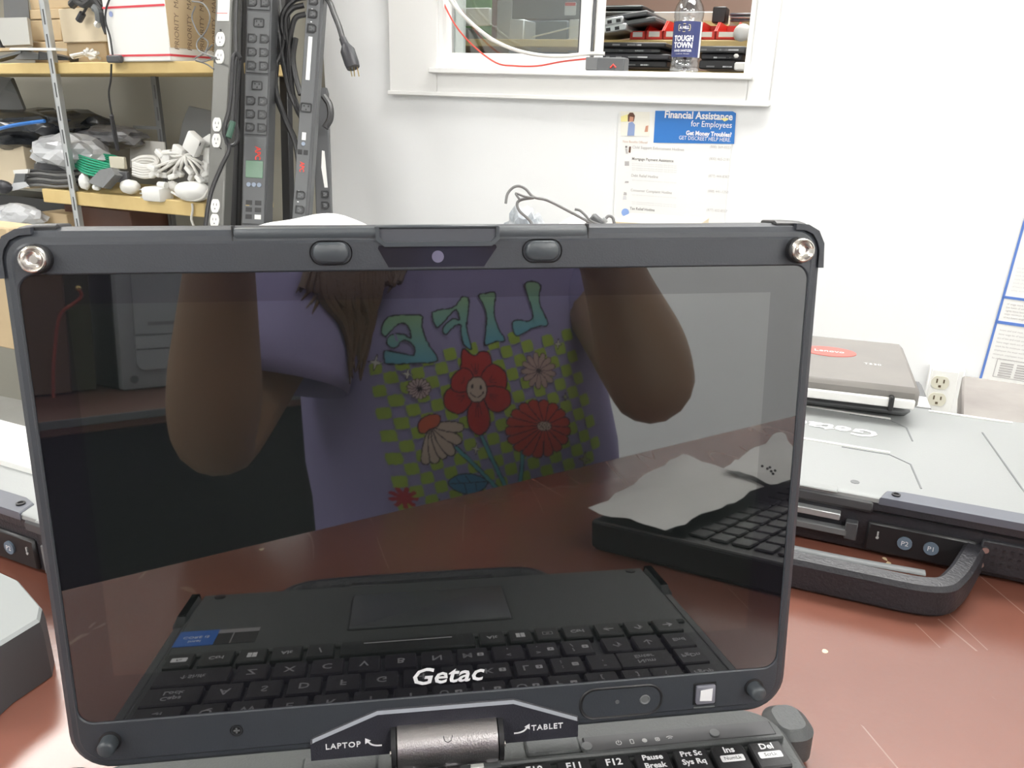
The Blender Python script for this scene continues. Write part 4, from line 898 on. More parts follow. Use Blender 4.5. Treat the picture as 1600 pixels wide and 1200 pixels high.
# wall outlet
t = thing('wall_outlet', 'surface-mounted white double wall outlet beyond the silver laptop', 'outlet', WALL.W(0, 0, 0))
a = WALL.rect(1450, 574, 1492, 650, -.028)
bm = new(); box(bm, a[0] - .004, a[1] + .012, -.028, 0, -.075, a[3], .003); obj('box', bm, M_trim, t, WALL.M)
bm = new(); box(bm, a[0], a[1], -.032, -.028, -.07, a[3] - .006, .001); pl = obj('cover_plate', bm, M_wpl, t, WALL.M)
M_slot = mat('slot_brown', (.10, .07, .04), .5); M_ivory = mat('ivory_outlet', (.62, .60, .50), .4)
for px, py in ((1469, 598), (1464, 624)):
    c = WALL.at(px, py, -.033)
    bm = new(); loops(bm, [[(c[0] + .017 * math.cos(2 * PI * k / 24), y, c[2] + max(-.014, min(.014, .017 * math.sin(2 * PI * k / 24)))) for k in range(24)] for y in (-.031, -.0345)], True, True); rc = obj('receptacle', bm, M_ivory, t, WALL.M)
    for dx, dz, w_, h in ((-.0065, .004, .0028, .009), (.0065, .004, .0028, .0075), (0, -.0075, .005, .005)):
        bm = new(); box(bm, c[0] + dx - w_ / 2, c[0] + dx + w_ / 2, -.0352, -.034, c[2] + dz - h / 2, c[2] + dz + h / 2, .0003); obj('slot', bm, M_slot, rc, WALL.M)

# ---------------------------------------------------------------- shelving unit at left
SO = CAM + ray(200, 330) * 2.02
KW = .55
SF = Frame(SO, -34)
def sx(x, y, w_=0): return SF.at(x, y, w_)[0]
def sz_(x, y, w_=0): return SF.at(x, y, w_)[2]
DEP = .23
t = thing('shelving_unit', 'steel shelving unit with yellow pine shelves against the tan wall on the left', 'shelving', SF.W(-.3, .2, ZF - SO.z))
zU = sz_(150, 97); zUb = sz_(150, 115); zL = sz_(200, 306); zLb = sz_(200, 328)
uP = sx(100, 180); uE = sx(322, 330); uE2 = sx(345, 110); uS = uP - .72
zFl = ZF - SO.z; zTop = 1.35 - SO.z
bm = new(); box(bm, uS, uE2, 0, DEP, zUb, zU, .002); obj('shelf_board', bm, M_ply, t, SF.M)
bm = new(); box(bm, uP - .13, uE, -.005, DEP, zLb, zL, .002); obj('shelf_board', bm, M_ply, t, SF.M)
bm = new(); box(bm, uS, uE2, 0, DEP, zU + .52, zU + .555, .002); obj('shelf_board', bm, M_ply, t, SF.M)
bm = new(); box(bm, uP, uE, 0, DEP, zFl + .08, zFl + .11, .002); obj('shelf_board', bm, M_ply, t, SF.M)
def post(u, w0, m=M_galv):
    bm = new(); box(bm, u - .009, u + .009, w0 - .012, w0 - .0095, zFl, zTop); box(bm, u - .0095, u - .0065, w0 - .012, w0 + .012, zFl, zTop); ps = obj('upright', bm, m, t, SF.M)
    bm = new(); z = zFl + .05
    while z < zTop - .05: box(bm, u - .001, u + .003, w0 - .0126, w0 - .0118, z, z + .034); z += .055
    obj('post_slot', bm, M_pdu, ps, SF.M, kind='stuff')
post(uP, 0); post(uE2 - .02, DEP + .0, M_grey)
post(sx(252, 180, DEP - .02), DEP - .02, M_grey); post(uS, 0)
bm = new(); z_ = sz_(240, 197, DEP - .02); box(bm, uP, sx(252, 180, DEP - .02), DEP - .03, DEP - .025, z_ - .008, z_); obj('rear_brace', bm, M_grey, t, SF.M)
def sbox(name, m, x0, y0, x1, y1, w0, w1, lab=None, cat='box', group=None, bev=.002, parent=None, rot=0, ground=None):
    w0 *= KW; w1 *= KW
    u0, u1, z0, z1 = SF.rect(x0, y0, x1, y1, w0)
    if ground is not None: z0 = ground
    bm = new(); c = ((u0 + u1) / 2, w0, z0)
    box(bm, u0 - c[0], u1 - c[0], 0, w1 - w0, 0, z1 - z0, bev)
    o = obj(name, bm, m, parent, SF.M @ T(*c) @ Rz(rot))
    if lab: tag(o, lab, cat, group)
    return o
# top shelf
sbox('cardboard_box', M_card, 44, 14, 95, 30, .16, .36, 'upper of two plain cardboard boxes behind the front post', group='cardboard boxes on the upper shelf')
sbox('cardboard_box', M_card, 45, -20, 112, 14, .18, .38, 'large cardboard box on top, cut by the upper edge of the picture', group='cardboard boxes on the upper shelf')
sbox('cardboard_box', M_card, 48, 31, 95, 64, .16, .36, 'lower of two plain cardboard boxes behind the front post', group='cardboard boxes on the upper shelf')
sbox('cardboard_box', M_card, 52, 65, 105, 96, .13, .36, 'bottom cardboard box of the pile behind the front post', group='cardboard boxes on the upper shelf', ground=zU)
cb = sbox('cardboard_box', M_card2, 94, 12, 164, 66, .06, .28, 'pale open cardboard box with black cable ends hanging over its front', group='cardboard boxes on the upper shelf')
sbox('cardboard_box', M_card, 106, 66, 166, 96, .08, .30, 'cardboard box carrying the pale open box', group='cardboard boxes on the upper shelf', ground=zU)
# white postal carton with red lines and kraft side
u0, u1, z0, z1 = SF.rect(163, -30, 260, 96, -.01); z0 = zU; cdp = .20
t = thing('postal_carton', 'white postal carton with red lines and a printed kraft side on the upper shelf', 'box', SF.W(u0, .1, z0))
bm = new(); box(bm, u0, u1, -.01, cdp, z0, z1, .002); obj('carton', bm, M_paper, t, SF.M)
M_rline = mat('red_line', (.65, .06, .08), .5)
for y in (8, 85):
    z = sz_(215, y, -.01); bm = new(); box(bm, u0, u1, -.0108, -.0095, z - .0045, z, 0)
    if y == 85: box(bm, u1 - .0005, u1 + .0008, -.01, cdp, z - .0045, z, 0)
    obj('red_line', bm, M_rline, t, SF.M)
kz0 = sz_(262, 74, -.01)
bm = new(); box(bm, u1 - .0005, u1 + .0010, -.008, cdp - .002, kz0, z1 - .002); kp = obj('kraft_panel', bm, M_card, t, SF.M)
for i in range(5):
    text('panel_print', 'PRIORITY  MAIL', .018, mat('print_brown', (.18, .12, .08), .6), kp, SF.M @ T(u1 + .0013, .018 + i * .037, (kz0 + z1) / 2 - .01) @ Rz(90) @ Rx(90) @ Rz(83), ext=0)
bm = new(); cyl(bm, (0, 0, 0), (0, -.0006, 0), .006, 18); obj('seal_mark', bm, mat('seal_blue', (.35, .42, .70), .6), t, SF.M @ T(sx(173, 22, -.012), -.0115, sz_(173, 22, -.012)))
# grey bags and folded papers at the far left of the top shelf
def sheet(name, m, F, pts, th=.003, lab=None, cat='bag', parent=None, group=None):
    W_ = [Vector(F.W(*p)) for p in pts]; nrm = (W_[1] - W_[0]).cross(W_[2] - W_[0]).normalized() * th
    bm = new(); loops(bm, [[p for p in W_], [p + nrm for p in W_]], True, True); o = obj(name, bm, m, parent)
    if lab: tag(o, lab, cat, group)
    return o
def S3(x, y, w_): return SF.at(x, y, w_ * KW)
sheet('grey_folder', M_grey, SF, [S3(8, 31, .10), S3(47, 31, .16), S3(44, -5, .16), S3(6, -5, .10)], .004, 'dark slate grey folder standing upright at the left end of the upper shelf', 'folder')
sheet('silver_bag', mat('silver_bag', (.42, .42, .40), .45, metal=.3), SF, [S3(10, 74, .05), S3(52, 72, .08), S3(47, 30, .12), S3(0, 31, .10), S3(-2, 48, .07)], .01, 'grey anti-static bag leaning below the slate folder', 'bag')
sheet('dark_wedge', M_black, SF, [S3(-14, 76, .10), S3(9, 76, .06), S3(-2, 49, .08), S3(-14, 46, .10)], .01, 'black wedge-shaped case left of the grey bag', 'case')
t = thing('envelope_pile', 'flat pile of pale envelopes at the left end of the upper shelf', 'envelopes', SF.W(*S3(30, 96, .02)))
for i, (pts, m) in enumerate(((((-15, 92), (32, 79), (33, 83), (-15, 96)), M_rub2), (((32, 79), (105, 80), (105, 76), (34, 76)), M_paper), (((20, 93), (36, 80), (60, 84), (60, 93)), M_grey), (((60, 93), (60, 80), (106, 90), (106, 94)), M_pdu), (((-15, 80), (-15, 75), (45, 74), (30, 79)), M_card))):
    sheet('envelope', m, SF, [S3(x, y, .02 + .002 * i) for x, y in pts], .03, parent=t)
bm = new(); random.seed(4)
for i in range(5):
    c = Vector(S3(126 + i * 6, 90 - (i % 2) * 4, .035)); q = [c + Vector((random.uniform(-.03, .03), random.uniform(-.01, .01), random.uniform(-.004, .016))) for _ in range(5)]; tube(bm, spline(q, 4), .004, 6)
tag(obj('cable_bundle', bm, M_wcable, None, SF.M), 'small tangle of white cable in front of the boxes on the upper shelf', 'cable')
def scable(pxs, ws, r, m, lab, name='cable', parent=None, cat='cable', seg=7): return wtube(name, pxs, [q * KW for q in ws], r, m, lab, F=SF, cat=cat, seg=seg, parent=parent)
# black cable ends hanging over the pale box
t = thing('cable_bundle', 'black cables draped over the pale cardboard box', 'cable', SF.W(*S3(140, 8, .03)))
scable([(112, 8), (125, -2), (140, 6), (155, 2), (160, 10)], [.03] * 5, .010, M_cable, None, parent=t, name='cable_loop'); scable([(118, 0), (132, 8), (148, 0), (160, 16)], [.02] * 4, .008, M_cable, None, parent=t, name='cable_loop')
scable([(138, 5), (134, 14), (129, 22)], [.03, .02, .02], .003, M_cable, None, parent=t, name='cable_end'); scable([(129, 21), (123, 32)], [.02, .02], .008, M_rub, None, parent=t, name='plug')
scable([(148, 12), (154, 18), (156, 36)], [.01] * 3, .010, M_rub2, None, parent=t, name='plug'); scable([(151, 37), (154, 39)], [.0, .0], .008, M_wpl, None, parent=t, name='plug_tip')
scable([(160, 20), (163, 38), (168, 52)], [.0, .0, .0], .008, M_cable, None, parent=t, name='cable_loop')
t = thing('hanging_lead', 'thin black lead with a small box hanging down in front of the upper shelf', 'lead', SF.W(*S3(175, 90, -.03)))
scable([(172, -4), (166, 14), (165, 34), (172, 58), (176, 86)], [-.03] * 5, .0022, M_cable, None, parent=t, name='wire'); scable([(174, 100), (173, 125), (170, 145), (173, 170), (180, 200), (185, 232)], [-.03, -.03, -.02, .0, .02, .04], .0022, M_cable, None, parent=t, name='wire')
scable([(174, 180), (177, 200), (184, 235)], [.0, .02, .04], .0050, M_rub, None, parent=t, name='strain_relief')
sbox('lead_box', M_pdu, 165, 86, 186, 98, -.045, -.02, bev=.003, parent=t)
# thin wires in front of the carton
t = thing('loose_wires', 'tangle of thin grey wires plugged into the grey power strip', 'wires', SF.W(*S3(310, 60, -.06)))
for pts in (((300, 2), (318, 6), (328, 25), (322, 48), (308, 66), (312, 80), (338, 90)), ((305, 10), (300, 28), (310, 52), (325, 66), (322, 84), (340, 93)), ((332, 70), (318, 84), (304, 92), (318, 96), (336, 90)), ((306, 95), (322, 100), (334, 108))):
    scable(pts, [-.05, -.05, -.06, -.06, -.07, -.08, -.09][:len(pts)], .0016, M_gcable, None, parent=t, name='wire')
# ---- lower shelf
sbox('cardboard_box', M_card2, -25, 222, 40, 292, .10, .34, 'pale cardboard box at the left end of the lower shelf, under black bags', group='boxes on the lower shelf')
sbox('cardboard_box', M_card, 38, 236, 62, 292, .18, .36, 'narrow cardboard box beside the pale one on the lower shelf', group='boxes on the lower shelf')
random.seed(8)
def blob(name, F, c, r, m, lab, cat, amp=.3, fr=2.2, sub=3, sharp=60, seed=0, parent=None):
    bm = new(); bmesh.ops.create_icosphere(bm, subdivisions=sub, radius=1)
    for v in bm.verts:
        p = v.co.copy(); k = 1 + amp * noise.noise(p * fr + Vector((seed, 0, 0))) + amp * .4 * noise.noise(p * fr * 3); v.co = Vector((p.x * r[0] * k, p.y * r[1] * k, p.z * r[2] * k))
    o = obj(name, bm, m, parent, F.M @ T(*c), sharp)
    if lab: tag(o, lab, cat)
    return o
M_blk = mat('glossy_black_film', (.022, .025, .03), .25, spec=.7, bump=(30, .6))
zz = S3(50, 205, .22)
blob('black_bag', SF, S3(45, 196, .20), (.17, .10, .045), M_blk, 'bulging glossy black bag with a blue stripe on the lower shelf', 'bag', seed=1)
blob('black_bag', SF, S3(20, 218, .17), (.13, .07, .030), M_blk, 'lower glossy black bag resting on the pale cardboard box', 'bag', seed=2)
blob('black_bag', SF, S3(110, 192, .26), (.12, .08, .035), M_blk, 'flat black bag behind the front post on the lower shelf', 'bag', seed=4)
scable([(-10, 203), (20, 196), (45, 192), (70, 189)], [-.03, -.03, -.02, .0], .0045, mat('blue_edge', (.03, .16, .50), .4), 'bright blue band across the bulging black bag', name='blue_band', cat='band')
sheet('plastic_board', M_grey, SF, [S3(-12, 175, .30), S3(42, 172, .34), S3(22, 122, .34), S3(-12, 118, .30)], .01, 'dark grey angled panel leaning above the black bags', 'panel')
sheet('light_sheet', M_rub2, SF, [S3(8, 140, .27), S3(30, 148, .28), S3(18, 124, .28)], .004, 'small light grey sheet in front of the dark angled panel', 'sheet')
blob('plastic_bag', SF, S3(108, 238, .11), (.125, .07, .048), M_bag, 'clear plastic bag of dark parts on the lower shelf behind the front post', 'bag', amp=.25, seed=5, sharp=12)
blob('plastic_bag', SF, S3(172, 214, .26), (.12, .06, .030), mat('grey_film', (.16, .16, .17), .3, bump=(40, .8)), 'grey film bag lying behind the green cable coil', 'bag', amp=.25, seed=6, sharp=12)
blob('dark_adapter', SF, S3(90, 262, .085), (.078, .04, .034), M_rub, 'black power supply under the clear plastic bag', 'power supply', amp=.08, seed=7)
for i, (x, y) in enumerate(((61, 256), (71, 249))):
    o = blob('white_bead', SF, S3(x, y, .04), (.010, .006, .008), M_wpl, ['left', 'right'][i] + ' of two bright white caps on the black power supply', 'cap', amp=.05)
t = thing('cable_coil', 'coil of dark grey cables lying along the front of the lower shelf', 'cable', SF.W(*S3(90, 285, .02)))
for i in range(6):
    y = 266 + i * 4.5; scable([(36, y + 2), (60, y), (90, y + 3), (118, y + 1), (140, y - 3)], [.04, .02, .015, .02, .06], .0042, M_gcable if i % 2 else M_cable, None, parent=t, name='cable_loop')
sheet('cable_tie', M_wpl, SF, [S3(20, 266, .0), S3(44, 264, .0), S3(43, 271, .0), S3(22, 272, .0)], .006, 'white hook-and-loop strap around the grey cable coil', 'strap')
sheet('cable_sleeve', M_rub2, SF, [S3(24, 286, .01), S3(41, 286, .01), S3(43, 271, .01), S3(27, 271, .01)], .006, 'light grey sleeve under the white strap', 'sleeve')
sheet('plastic_scrap', M_bag, SF, [S3(12, 300, -.004), S3(30, 296, -.004), S3(46, 291, -.004), S3(40, 284, .0), S3(22, 286, .0)], .003, 'clear plastic scrap at the left end of the lower shelf edge', 'plastic')
blob('black_connector', SF, S3(4, 292, -.02), (.032, .02, .018), M_rub, 'black connector lying left of the lower shelf end', 'connector', amp=.15, seed=9)
t = thing('green_cable_coil', 'coil of green cable on the lower shelf', 'cable', SF.W(*S3(160, 262, .05)))
for i in range(7): 
    y = 241 + i * 3.0; scable([(116, y - 1), (130, y + 4 + i), (150, y + 10 + i), (172, y + 16), (185, y + 14), (182, y + 4), (160, y)], [.06, .03 - .006 * i, .02 - .006 * i, .03, .08, .12, .12], .0026, M_green, None, parent=t, name='cable_loop')
scable([(162, 270), (146, 270), (138, 276), (142, 284), (158, 286)], [.02] * 5, .0032, M_green, None, parent=t, name='cable_end'); scable([(156, 284), (162, 291)], [.015, .01], .0035, M_wpl, None, parent=t, name='plug')
sbox('wall_jack', mat('ivory_jack', (.60, .57, .46), .5), 172, 245, 192, 264, .03, .05, 'ivory jack plate leaning on the green cable coil', 'jack', rot=8)
sheet('power_brick', M_grey, SF, [S3(150, 287, .0), S3(173, 296, -.01), S3(192, 275, .0), S3(186, 264, .03), S3(168, 268, .03)], .022, 'grey wedge-shaped adapter in front of the green coil', 'adapter')
sbox('connector_block', M_pdu, 178, 268, 195, 285, .0, .03, 'dark square connector beside the grey wedge adapter', 'connector', rot=20)
blob('white_plug', SF, S3(132, 284, .0), (.016, .012, .020), M_wpl, 'white plug standing right of the front post on the lower shelf', 'plug', amp=.2, seed=12)
blob('white_clip', SF, S3(151, 293, -.0), (.013, .008, .008), M_wpl, 'small white clip beside the white plug', 'clip', amp=.2, seed=13)
blob('tape_roll', SF, S3(203, 292, .01), (.028, .02, .018), M_wcable, 'pale roll lying under the grey wedge adapter', 'roll', amp=.1, seed=14)
# white cables and adapters
t = thing('white_cable_coil', 'coil of thick white cable on the right half of the lower shelf', 'cable', SF.W(*S3(228, 262, .08)))
for i in range(5): scable([(208 + i, 252 + i * 4), (222, 246 + i * 4), (242, 247 + i * 5), (246, 256 + i * 4), (226, 260 + i * 4), (209, 256 + i * 4)], [.06, .07, .09, .06, .04, .05], .0058, M_wcable, None, parent=t, name='cable_loop')
t = thing('white_connector_bunch', 'bunch of white adapter cables fanning out of a tie on the lower shelf', 'cable', SF.W(*S3(288, 248, .05)))
random.seed(21)
for i, (x, y) in enumerate(((238, 262), (246, 270), (258, 274), (270, 276), (280, 270), (300, 276), (312, 280), (322, 272), (326, 262), (250, 240), (262, 238), (318, 238), (296, 266), (240, 272))):
    xm, ym = (288 + x) / 2 + random.uniform(-4, 4), (244 + y) / 2 + random.uniform(-4, 4)
    scable([(290, 242), (xm, ym), (x, y)], [.03, .0, .01 + .02 * (i % 3)], .0032, M_wcable, None, parent=t, name='cable')
    c = S3(x, y, .01 + .02 * (i % 3)); bm = new(); cbox(bm, (0, 0, 0), (.024, .014, .012), .002, Ry(random.uniform(-60, 60))); obj('connector', bm, M_wpl, t, SF.M @ T(*c))
def adapter(x, y, w_, s, rot, lab, nm='white_adapter'):
    c = S3(x, y, w_); bm = new(); cbox(bm, (0, 0, 0), s, .004, Ry(rot), 2); return tag(obj(nm, bm, M_wpl, None, SF.M @ T(*c)), lab, 'adapter', 'white adapters on the lower shelf')
a_ = adapter(303, 225, .00, (.042, .02, .046), 35, 'square white adapter with two black sockets tilted above the cable bunch')
for d in ((303 + 6, 229), (303 + 9, 225)):
    c = S3(d[0], d[1], -.012); bm = new(); cbox(bm, (0, 0, 0), (.003, .002, .008), 0, Ry(35)); obj('socket', bm, M_black, a_, SF.M @ T(*c))
adapter(262, 254 - 6, .02, (.030, .02, .020), 0, 'small white box connector left of the cable tie'); adapter(281, 236, .03, (.034, .02, .022), 25, 'white block connector just behind the cable tie')
adapter(324, 222, .05, (.05, .02, .022), -25, 'long white connector behind the tilted square adapter'); adapter(326, 248, .05, (.02, .02, .055), 10, 'upright white adapter beside the left power strip'); adapter(322, 268, .04, (.02, .02, .05), 20, 'slanted white adapter beside the power strip, below the upright one')
M_w2 = M_wpl
t = thing('wall_charger', 'large white wall charger at the front of the lower shelf', 'charger', SF.W(*S3(245, 305, .0)))
c = S3(246, 303, -.0); bm = new(); cbox(bm, (0, 0, 0), (.064, .045, .034), .008, None, 2); obj('body', bm, M_wpl, t, SF.M @ T(*c))
for k in range(3): bm = new(); cbox(bm, (-.037, -.012 + .012 * 0, -.009 + k * .009), (.016, .003, .0025)); obj('prong', bm, M_galv, t, SF.M @ T(*c))
bm = new(); cyl(bm, (0, 0, 0), (.024, 0, 0), .008, 12); obj('cable_socket', bm, M_wpl, t, SF.M @ T(c[0] + .010, c[1], c[2] + .022))
blob('white_cable_coil', SF, S3(302, 299, .0), (.052, .03, .024), M_wpl, 'smooth white cable winder at the right end of the lower shelf', 'cable winder', amp=.08, seed=31)
scable([(268, 300), (278, 306), (292, 312), (306, 313), (318, 308), (326, 296)], [-.03] * 6, .0026, M_wcable, 'white lead curving below the cable winder')
scable([(300, 318), (301, 328), (299, 340), (300, 346), (304, 356)], [-.02] * 5, .0028, M_wcable, 'short white cord hanging under the lower shelf edge')
blob('ivory_ring', SF, S3(270, 291, .03), (.018, .01, .012), M_wcable, 'small ivory fitting behind the wall charger', 'fitting', amp=.3, seed=33)
sheet('grey_back_panel', M_rub2, SF, [S3(270, 300, .34), S3(345, 300, .34), S3(345, 176, .36), S3(300, 166, .36), S3(290, 190, .36)], .01, 'dark grey curved panel leaning on the wall behind the white adapters', 'panel').data.materials[0] = M_grey
sheet('pale_sheet', M_trim, SF, [S3(205, 262, .33), S3(262, 256, .33), S3(258, 222, .34), S3(205, 218, .34)], .004, 'pale sheet lying against the wall behind the white coil', 'sheet')
# below the lower shelf
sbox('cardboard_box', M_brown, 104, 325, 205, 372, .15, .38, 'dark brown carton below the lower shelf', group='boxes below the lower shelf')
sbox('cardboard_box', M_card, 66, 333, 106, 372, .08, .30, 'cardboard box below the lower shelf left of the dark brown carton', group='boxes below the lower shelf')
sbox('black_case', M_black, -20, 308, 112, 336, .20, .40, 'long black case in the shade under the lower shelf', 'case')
blob('plastic_bag', SF, S3(30, 338, .0), (.085, .05, .035), M_bag, 'clear plastic bag at left below the lower shelf', 'bag', amp=.25, seed=41, sharp=12)
bf2 = Frame(CAM + ray(10, 356) * 1.35, -34)
bm = new(); box(bm, -.20, .0, 0, .05, -.22, .0, .003); tag(obj('cardboard_box', bm, M_card, None, bf2.M), 'tall cardboard carton at the left edge, just beyond the corner of the screen', 'box')
bf3 = Frame(atz(14, 602, ZF), -34)
bm = new(); box(bm, -.40, .012, 0, .05, .001, .17, .004); tag(obj('storage_tote', bm, M_pdu, None, bf3.M), 'dark grey tote at the left edge, lower down than the carton', 'tote')

# ---------------------------------------------------------------- power strips leaning beside the shelves
def axis_frame(p0, p1, depth0, depth1, yaw=0, ext_top=.55, zfloor=ZF):
    """frame whose z runs from the lower to the upper point, x to the right, y away"""
    a = CAM + ray(*p0) * depth0; b_ = CAM + ray(*p1) * depth1      # a lower, b upper
    Z = (b_ - a).normalized(); X0_ = Vector((math.cos(math.radians(-30 + yaw)), math.sin(math.radians(-30 + yaw)), 0))
    Y = Z.cross(X0_).normalized(); X = Y.cross(Z)
    M = Matrix(((X.x, Y.x, Z.x, a.x), (X.y, Y.y, Z.y, a.y), (X.z, Y.z, Z.z, a.z), (0, 0, 0, 1)))
    return M, (b_ - a).length, a, X, Y, Z
def axz(fr, x, y):
    M, Ln, a, X, Y, Z = fr; p = atplane(x, y, a, Y) - a; return p.dot(X), p.dot(Z)
def down(fr): return (ZF + .003 - fr[2].z) / fr[5].z
# PDU with oblong outlets (two columns), screen and ports
f1 = axis_frame((396, 345), (405, 0), 1.78, 1.74, yaw=22)
t = thing('rack_power_unit', 'tall black rack power unit with two columns of outlets and a small green display', 'power unit', (f1[2] + f1[5] * down(f1)))
Wd = axz(f1, 414, 170)[0] - axz(f1, 384, 170)[0] ; hw = .0275; A = f1[0]
bm = new(); box(bm, -hw, hw, 0, .050, down(f1), .86, .002); bd = obj('housing', bm, M_pdu, t, A)
def zat(y, fr, x): return axz(fr, x, y)[1]
def xat(x, y, fr): return axz(fr, x, y)[0]
def plate(fr, y0, y1, x, parent, m=M_pdu2, e=.002):
    bm = new(); box(bm, -hw + .003, hw - .003, -.0022, 0, zat(y1, fr, x) + e, zat(y0, fr, x) - e, .001); return obj('outlet_plate', bm, m, parent, fr[0])
def c13(fr, x, z, s=1.0, flip=False, parent=None):
    w_, h_ = .0098 * s, .0092 * s; k = .0045 * s
    sh = [(-w_, -h_), (w_ - k, -h_), (w_, -h_ + k), (w_, h_ - k), (w_ - k, h_), (-w_, h_)]
    if flip: sh = [(-a_, b_) for a_, b_ in sh][::-1]
    out = sh; inn = [(a_ * .76, b_ * .76) for a_, b_ in sh]
    bm = new(); loops(bm, [[(x + a_, -.0022, z + b_) for a_, b_ in out], [(x + a_, -.0040, z + b_) for a_, b_ in out], [(x + a_, -.0040, z + b_) for a_, b_ in inn], [(x + a_, -.0024, z + b_) for a_, b_ in inn]]); r = obj('outlet', bm, M_black, parent, fr[0])
    bm = new(); box(bm, x - w_ * .55, x + w_ * .5, -.0032, -.0022, z - h_ * .6, z + h_ * .6, .0004); pl = obj('outlet_core', bm, M_pdu2, r, fr[0])
    for dx, dz in ((-.003, .0), (.002, .0035), (.002, -.0035)): bm = new(); cbox(bm, (x + dx * s, -.0034, z + dz * s), (.0022 * s, .0005, .0014 * s)); obj('pin_slot', bm, M_black, r, fr[0])
def c19(fr, x, z, parent=None):
    a_ = (x - .0115, x + .0115, z - .0095, z + .0095)
    bm = new(); ls = []
    for i, d in ((0, -.0022), (0, -.0042), (.0022, -.0042), (.0022, -.0024)): ls.append([(p[0], d, p[1]) for p in inset_rr(a_, i, .0035, 3)])
    loops(bm, ls); r = obj('outlet', bm, M_black, parent, fr[0])
    for dx, dz in ((-.0045, .003), (.0045, .003), (0, -.004)): bm = new(); cbox(bm, (x + dx, -.0028, z + dz), (.0024, .001, .003)); obj('pin_slot', bm, M_black, r, fr[0])
cx = lambda y: xat(403 - (y / 345) * 8.5, y, f1)
p1_ = plate(f1, -60, 17, 403, bd); p2_ = plate(f1, 17, 116, 403, bd); p3_ = plate(f1, 116, 212, 400, bd); p0_ = plate(f1, 212, 352, 398, bd)
for y in (-36, -16, 4):
    for s in (-1, 1): c13(f1, s * .0135, zat(y, f1, 404), 1, False, p1_)
c19(f1, 0.001, zat(36, f1, 403), p2_); c19(f1, 0.001, zat(134, f1, 401), p3_)
for y in (60.5, 82, 103):
    for s in (-1, 1): c13(f1, s * .0130 + .001, zat(y, f1, 402), 1, False, p2_)
for y in (158, 179, 199.5):
    for s in (-1, 1): c13(f1, s * .0130 + .001, zat(y, f1, 400), 1, False, p3_)
text('maker_mark', 'APC', .017, M_redpl, p0_, A @ T(.006, -.0026, zat(240, f1, 403)) @ Rx(90) @ Rz(-90), bold=.0004, sx=.9)
bm = new(); z = zat(266, f1, 398); box(bm, -.019, .019, -.0034, -.002, z - .017, z + .020, .001); obj('display', bm, mat('display_green', (.14, .24, .17), .3), p0_, A)
for x in (-.0115, 0, .0115): bm = new(); z = zat(289, f1, 398); cyl(bm, (x, -.002, z), (x, -.0042, z), .0048, 16); obj('round_button', bm, mat('button_pale_blue', (.26, .31, .40), .4), p0_, A)
for i, y in enumerate((317, 328, 339)):
    for s in (-1, 1):
        bm = new(); z = zat(y, f1, 397); box(bm, s * .010 - .007, s * .010 + .007, -.0026, -.0020, z - .005, z + .005, .0002)
        m_ = M_black if not (i == 2 and s == 1) else M_wpl
        obj('data_port', bm, m_, p0_, A)
bm = new(); box(bm, -.017, -.009, -.0030, -.0026, zat(322, f1, 397), zat(321, f1, 397)); obj('port_light', bm, mat('amber', (.5, .35, .1), .4), p0_, A)
# narrower PDU further right
f2 = axis_frame((466, 335), (489, 0), 1.70, 1.66, yaw=28)
hw2 = .0165
t = thing('rack_power_unit', 'narrow black rack power unit with a white barcode strip, right of the wide one', 'power unit', (f2[2] + f2[5] * down(f2)))
A = f2[0]; bm = new(); box(bm, -.012, .022, 0, .050, down(f2), .80, .002); bd = obj('housing', bm, M_pdu, t, A)
bm = new(); box(bm, -.0115, .0155, -.002, 0, zat(352, f2, 466), .78, .001); fp_ = obj('face_plate', bm, M_pdu2, t, A)
for y in (1, 22, 45): c13(f2, .002, zat(y, f2, 487), .95, False, fp_)
bm = new(); box(bm, -.0035, .0045, -.0028, -.002, zat(125, f2, 478), zat(57, f2, 478)); obj('barcode_strip', bm, M_paper, fp_, A)
c19(f2, .0015, zat(168, f2, 474), fp_)
bm = new(); box(bm, -.003, .005, -.0028, -.002, zat(219, f2, 473), zat(207, f2, 473)); obj('white_tag', bm, M_paper, fp_, A)
bm = new(); cyl(bm, (.001, -.002, zat(225, f2, 473)), (.001, -.004, zat(225, f2, 473)), .004, 14); obj('round_button', bm, MATS['button_pale_blue'], fp_, A)
for s in (-1, 1): bm = new(); z = zat(238, f2, 472); box(bm, .001 + s * .006 - .0045, .001 + s * .006 + .0045, -.0025, -.0019, z - .005, z + .005); obj('data_port', bm, M_black, fp_, A)
text('maker_mark', 'APC', .013, M_redpl, fp_, A @ T(.001, -.0026, zat(261, f2, 470)) @ Rx(90) @ Rz(-90), bold=.0003, sx=.85)
for y in (305, 328): c13(f2, .003, zat(y, f2, 468), .95, False, fp_)
for y, x in ((14, 0), (34, 0), (300, -.002), (317, -.002)): bm = new(); cbox(bm, (x, -.0023, zat(y, f2, 480)), (.003, .001, .002)); obj('lamp', bm, M_white, fp_, A)
# third unit partly hidden at right
f3 = axis_frame((508, 345), (502, 150), 1.86, 1.84, yaw=30)
t = thing('rack_power_unit', 'third black rack power unit mostly hidden behind the narrow one, against the white wall', 'power unit', (f3[2] + f3[5] * down(f3)))
A = f3[0]; bm = new(); box(bm, -.020, .014, 0, .045, down(f3), .30, .002); bd = obj('housing', bm, M_pdu, t, A)
for y in (304, 321, 338): c13(f3, .002, zat(y, f3, 508), .9, False, bd)
sheet('hanging_tag', M_paper, Frame((0, 0, 0), 0), [tuple(CAM + ray(x, y) * 1.80) for x, y in ((503, 235), (507, 236), (512, 293), (507, 293), (502, 262))], .001, 'narrow white paper tag on the third power unit', 'tag')
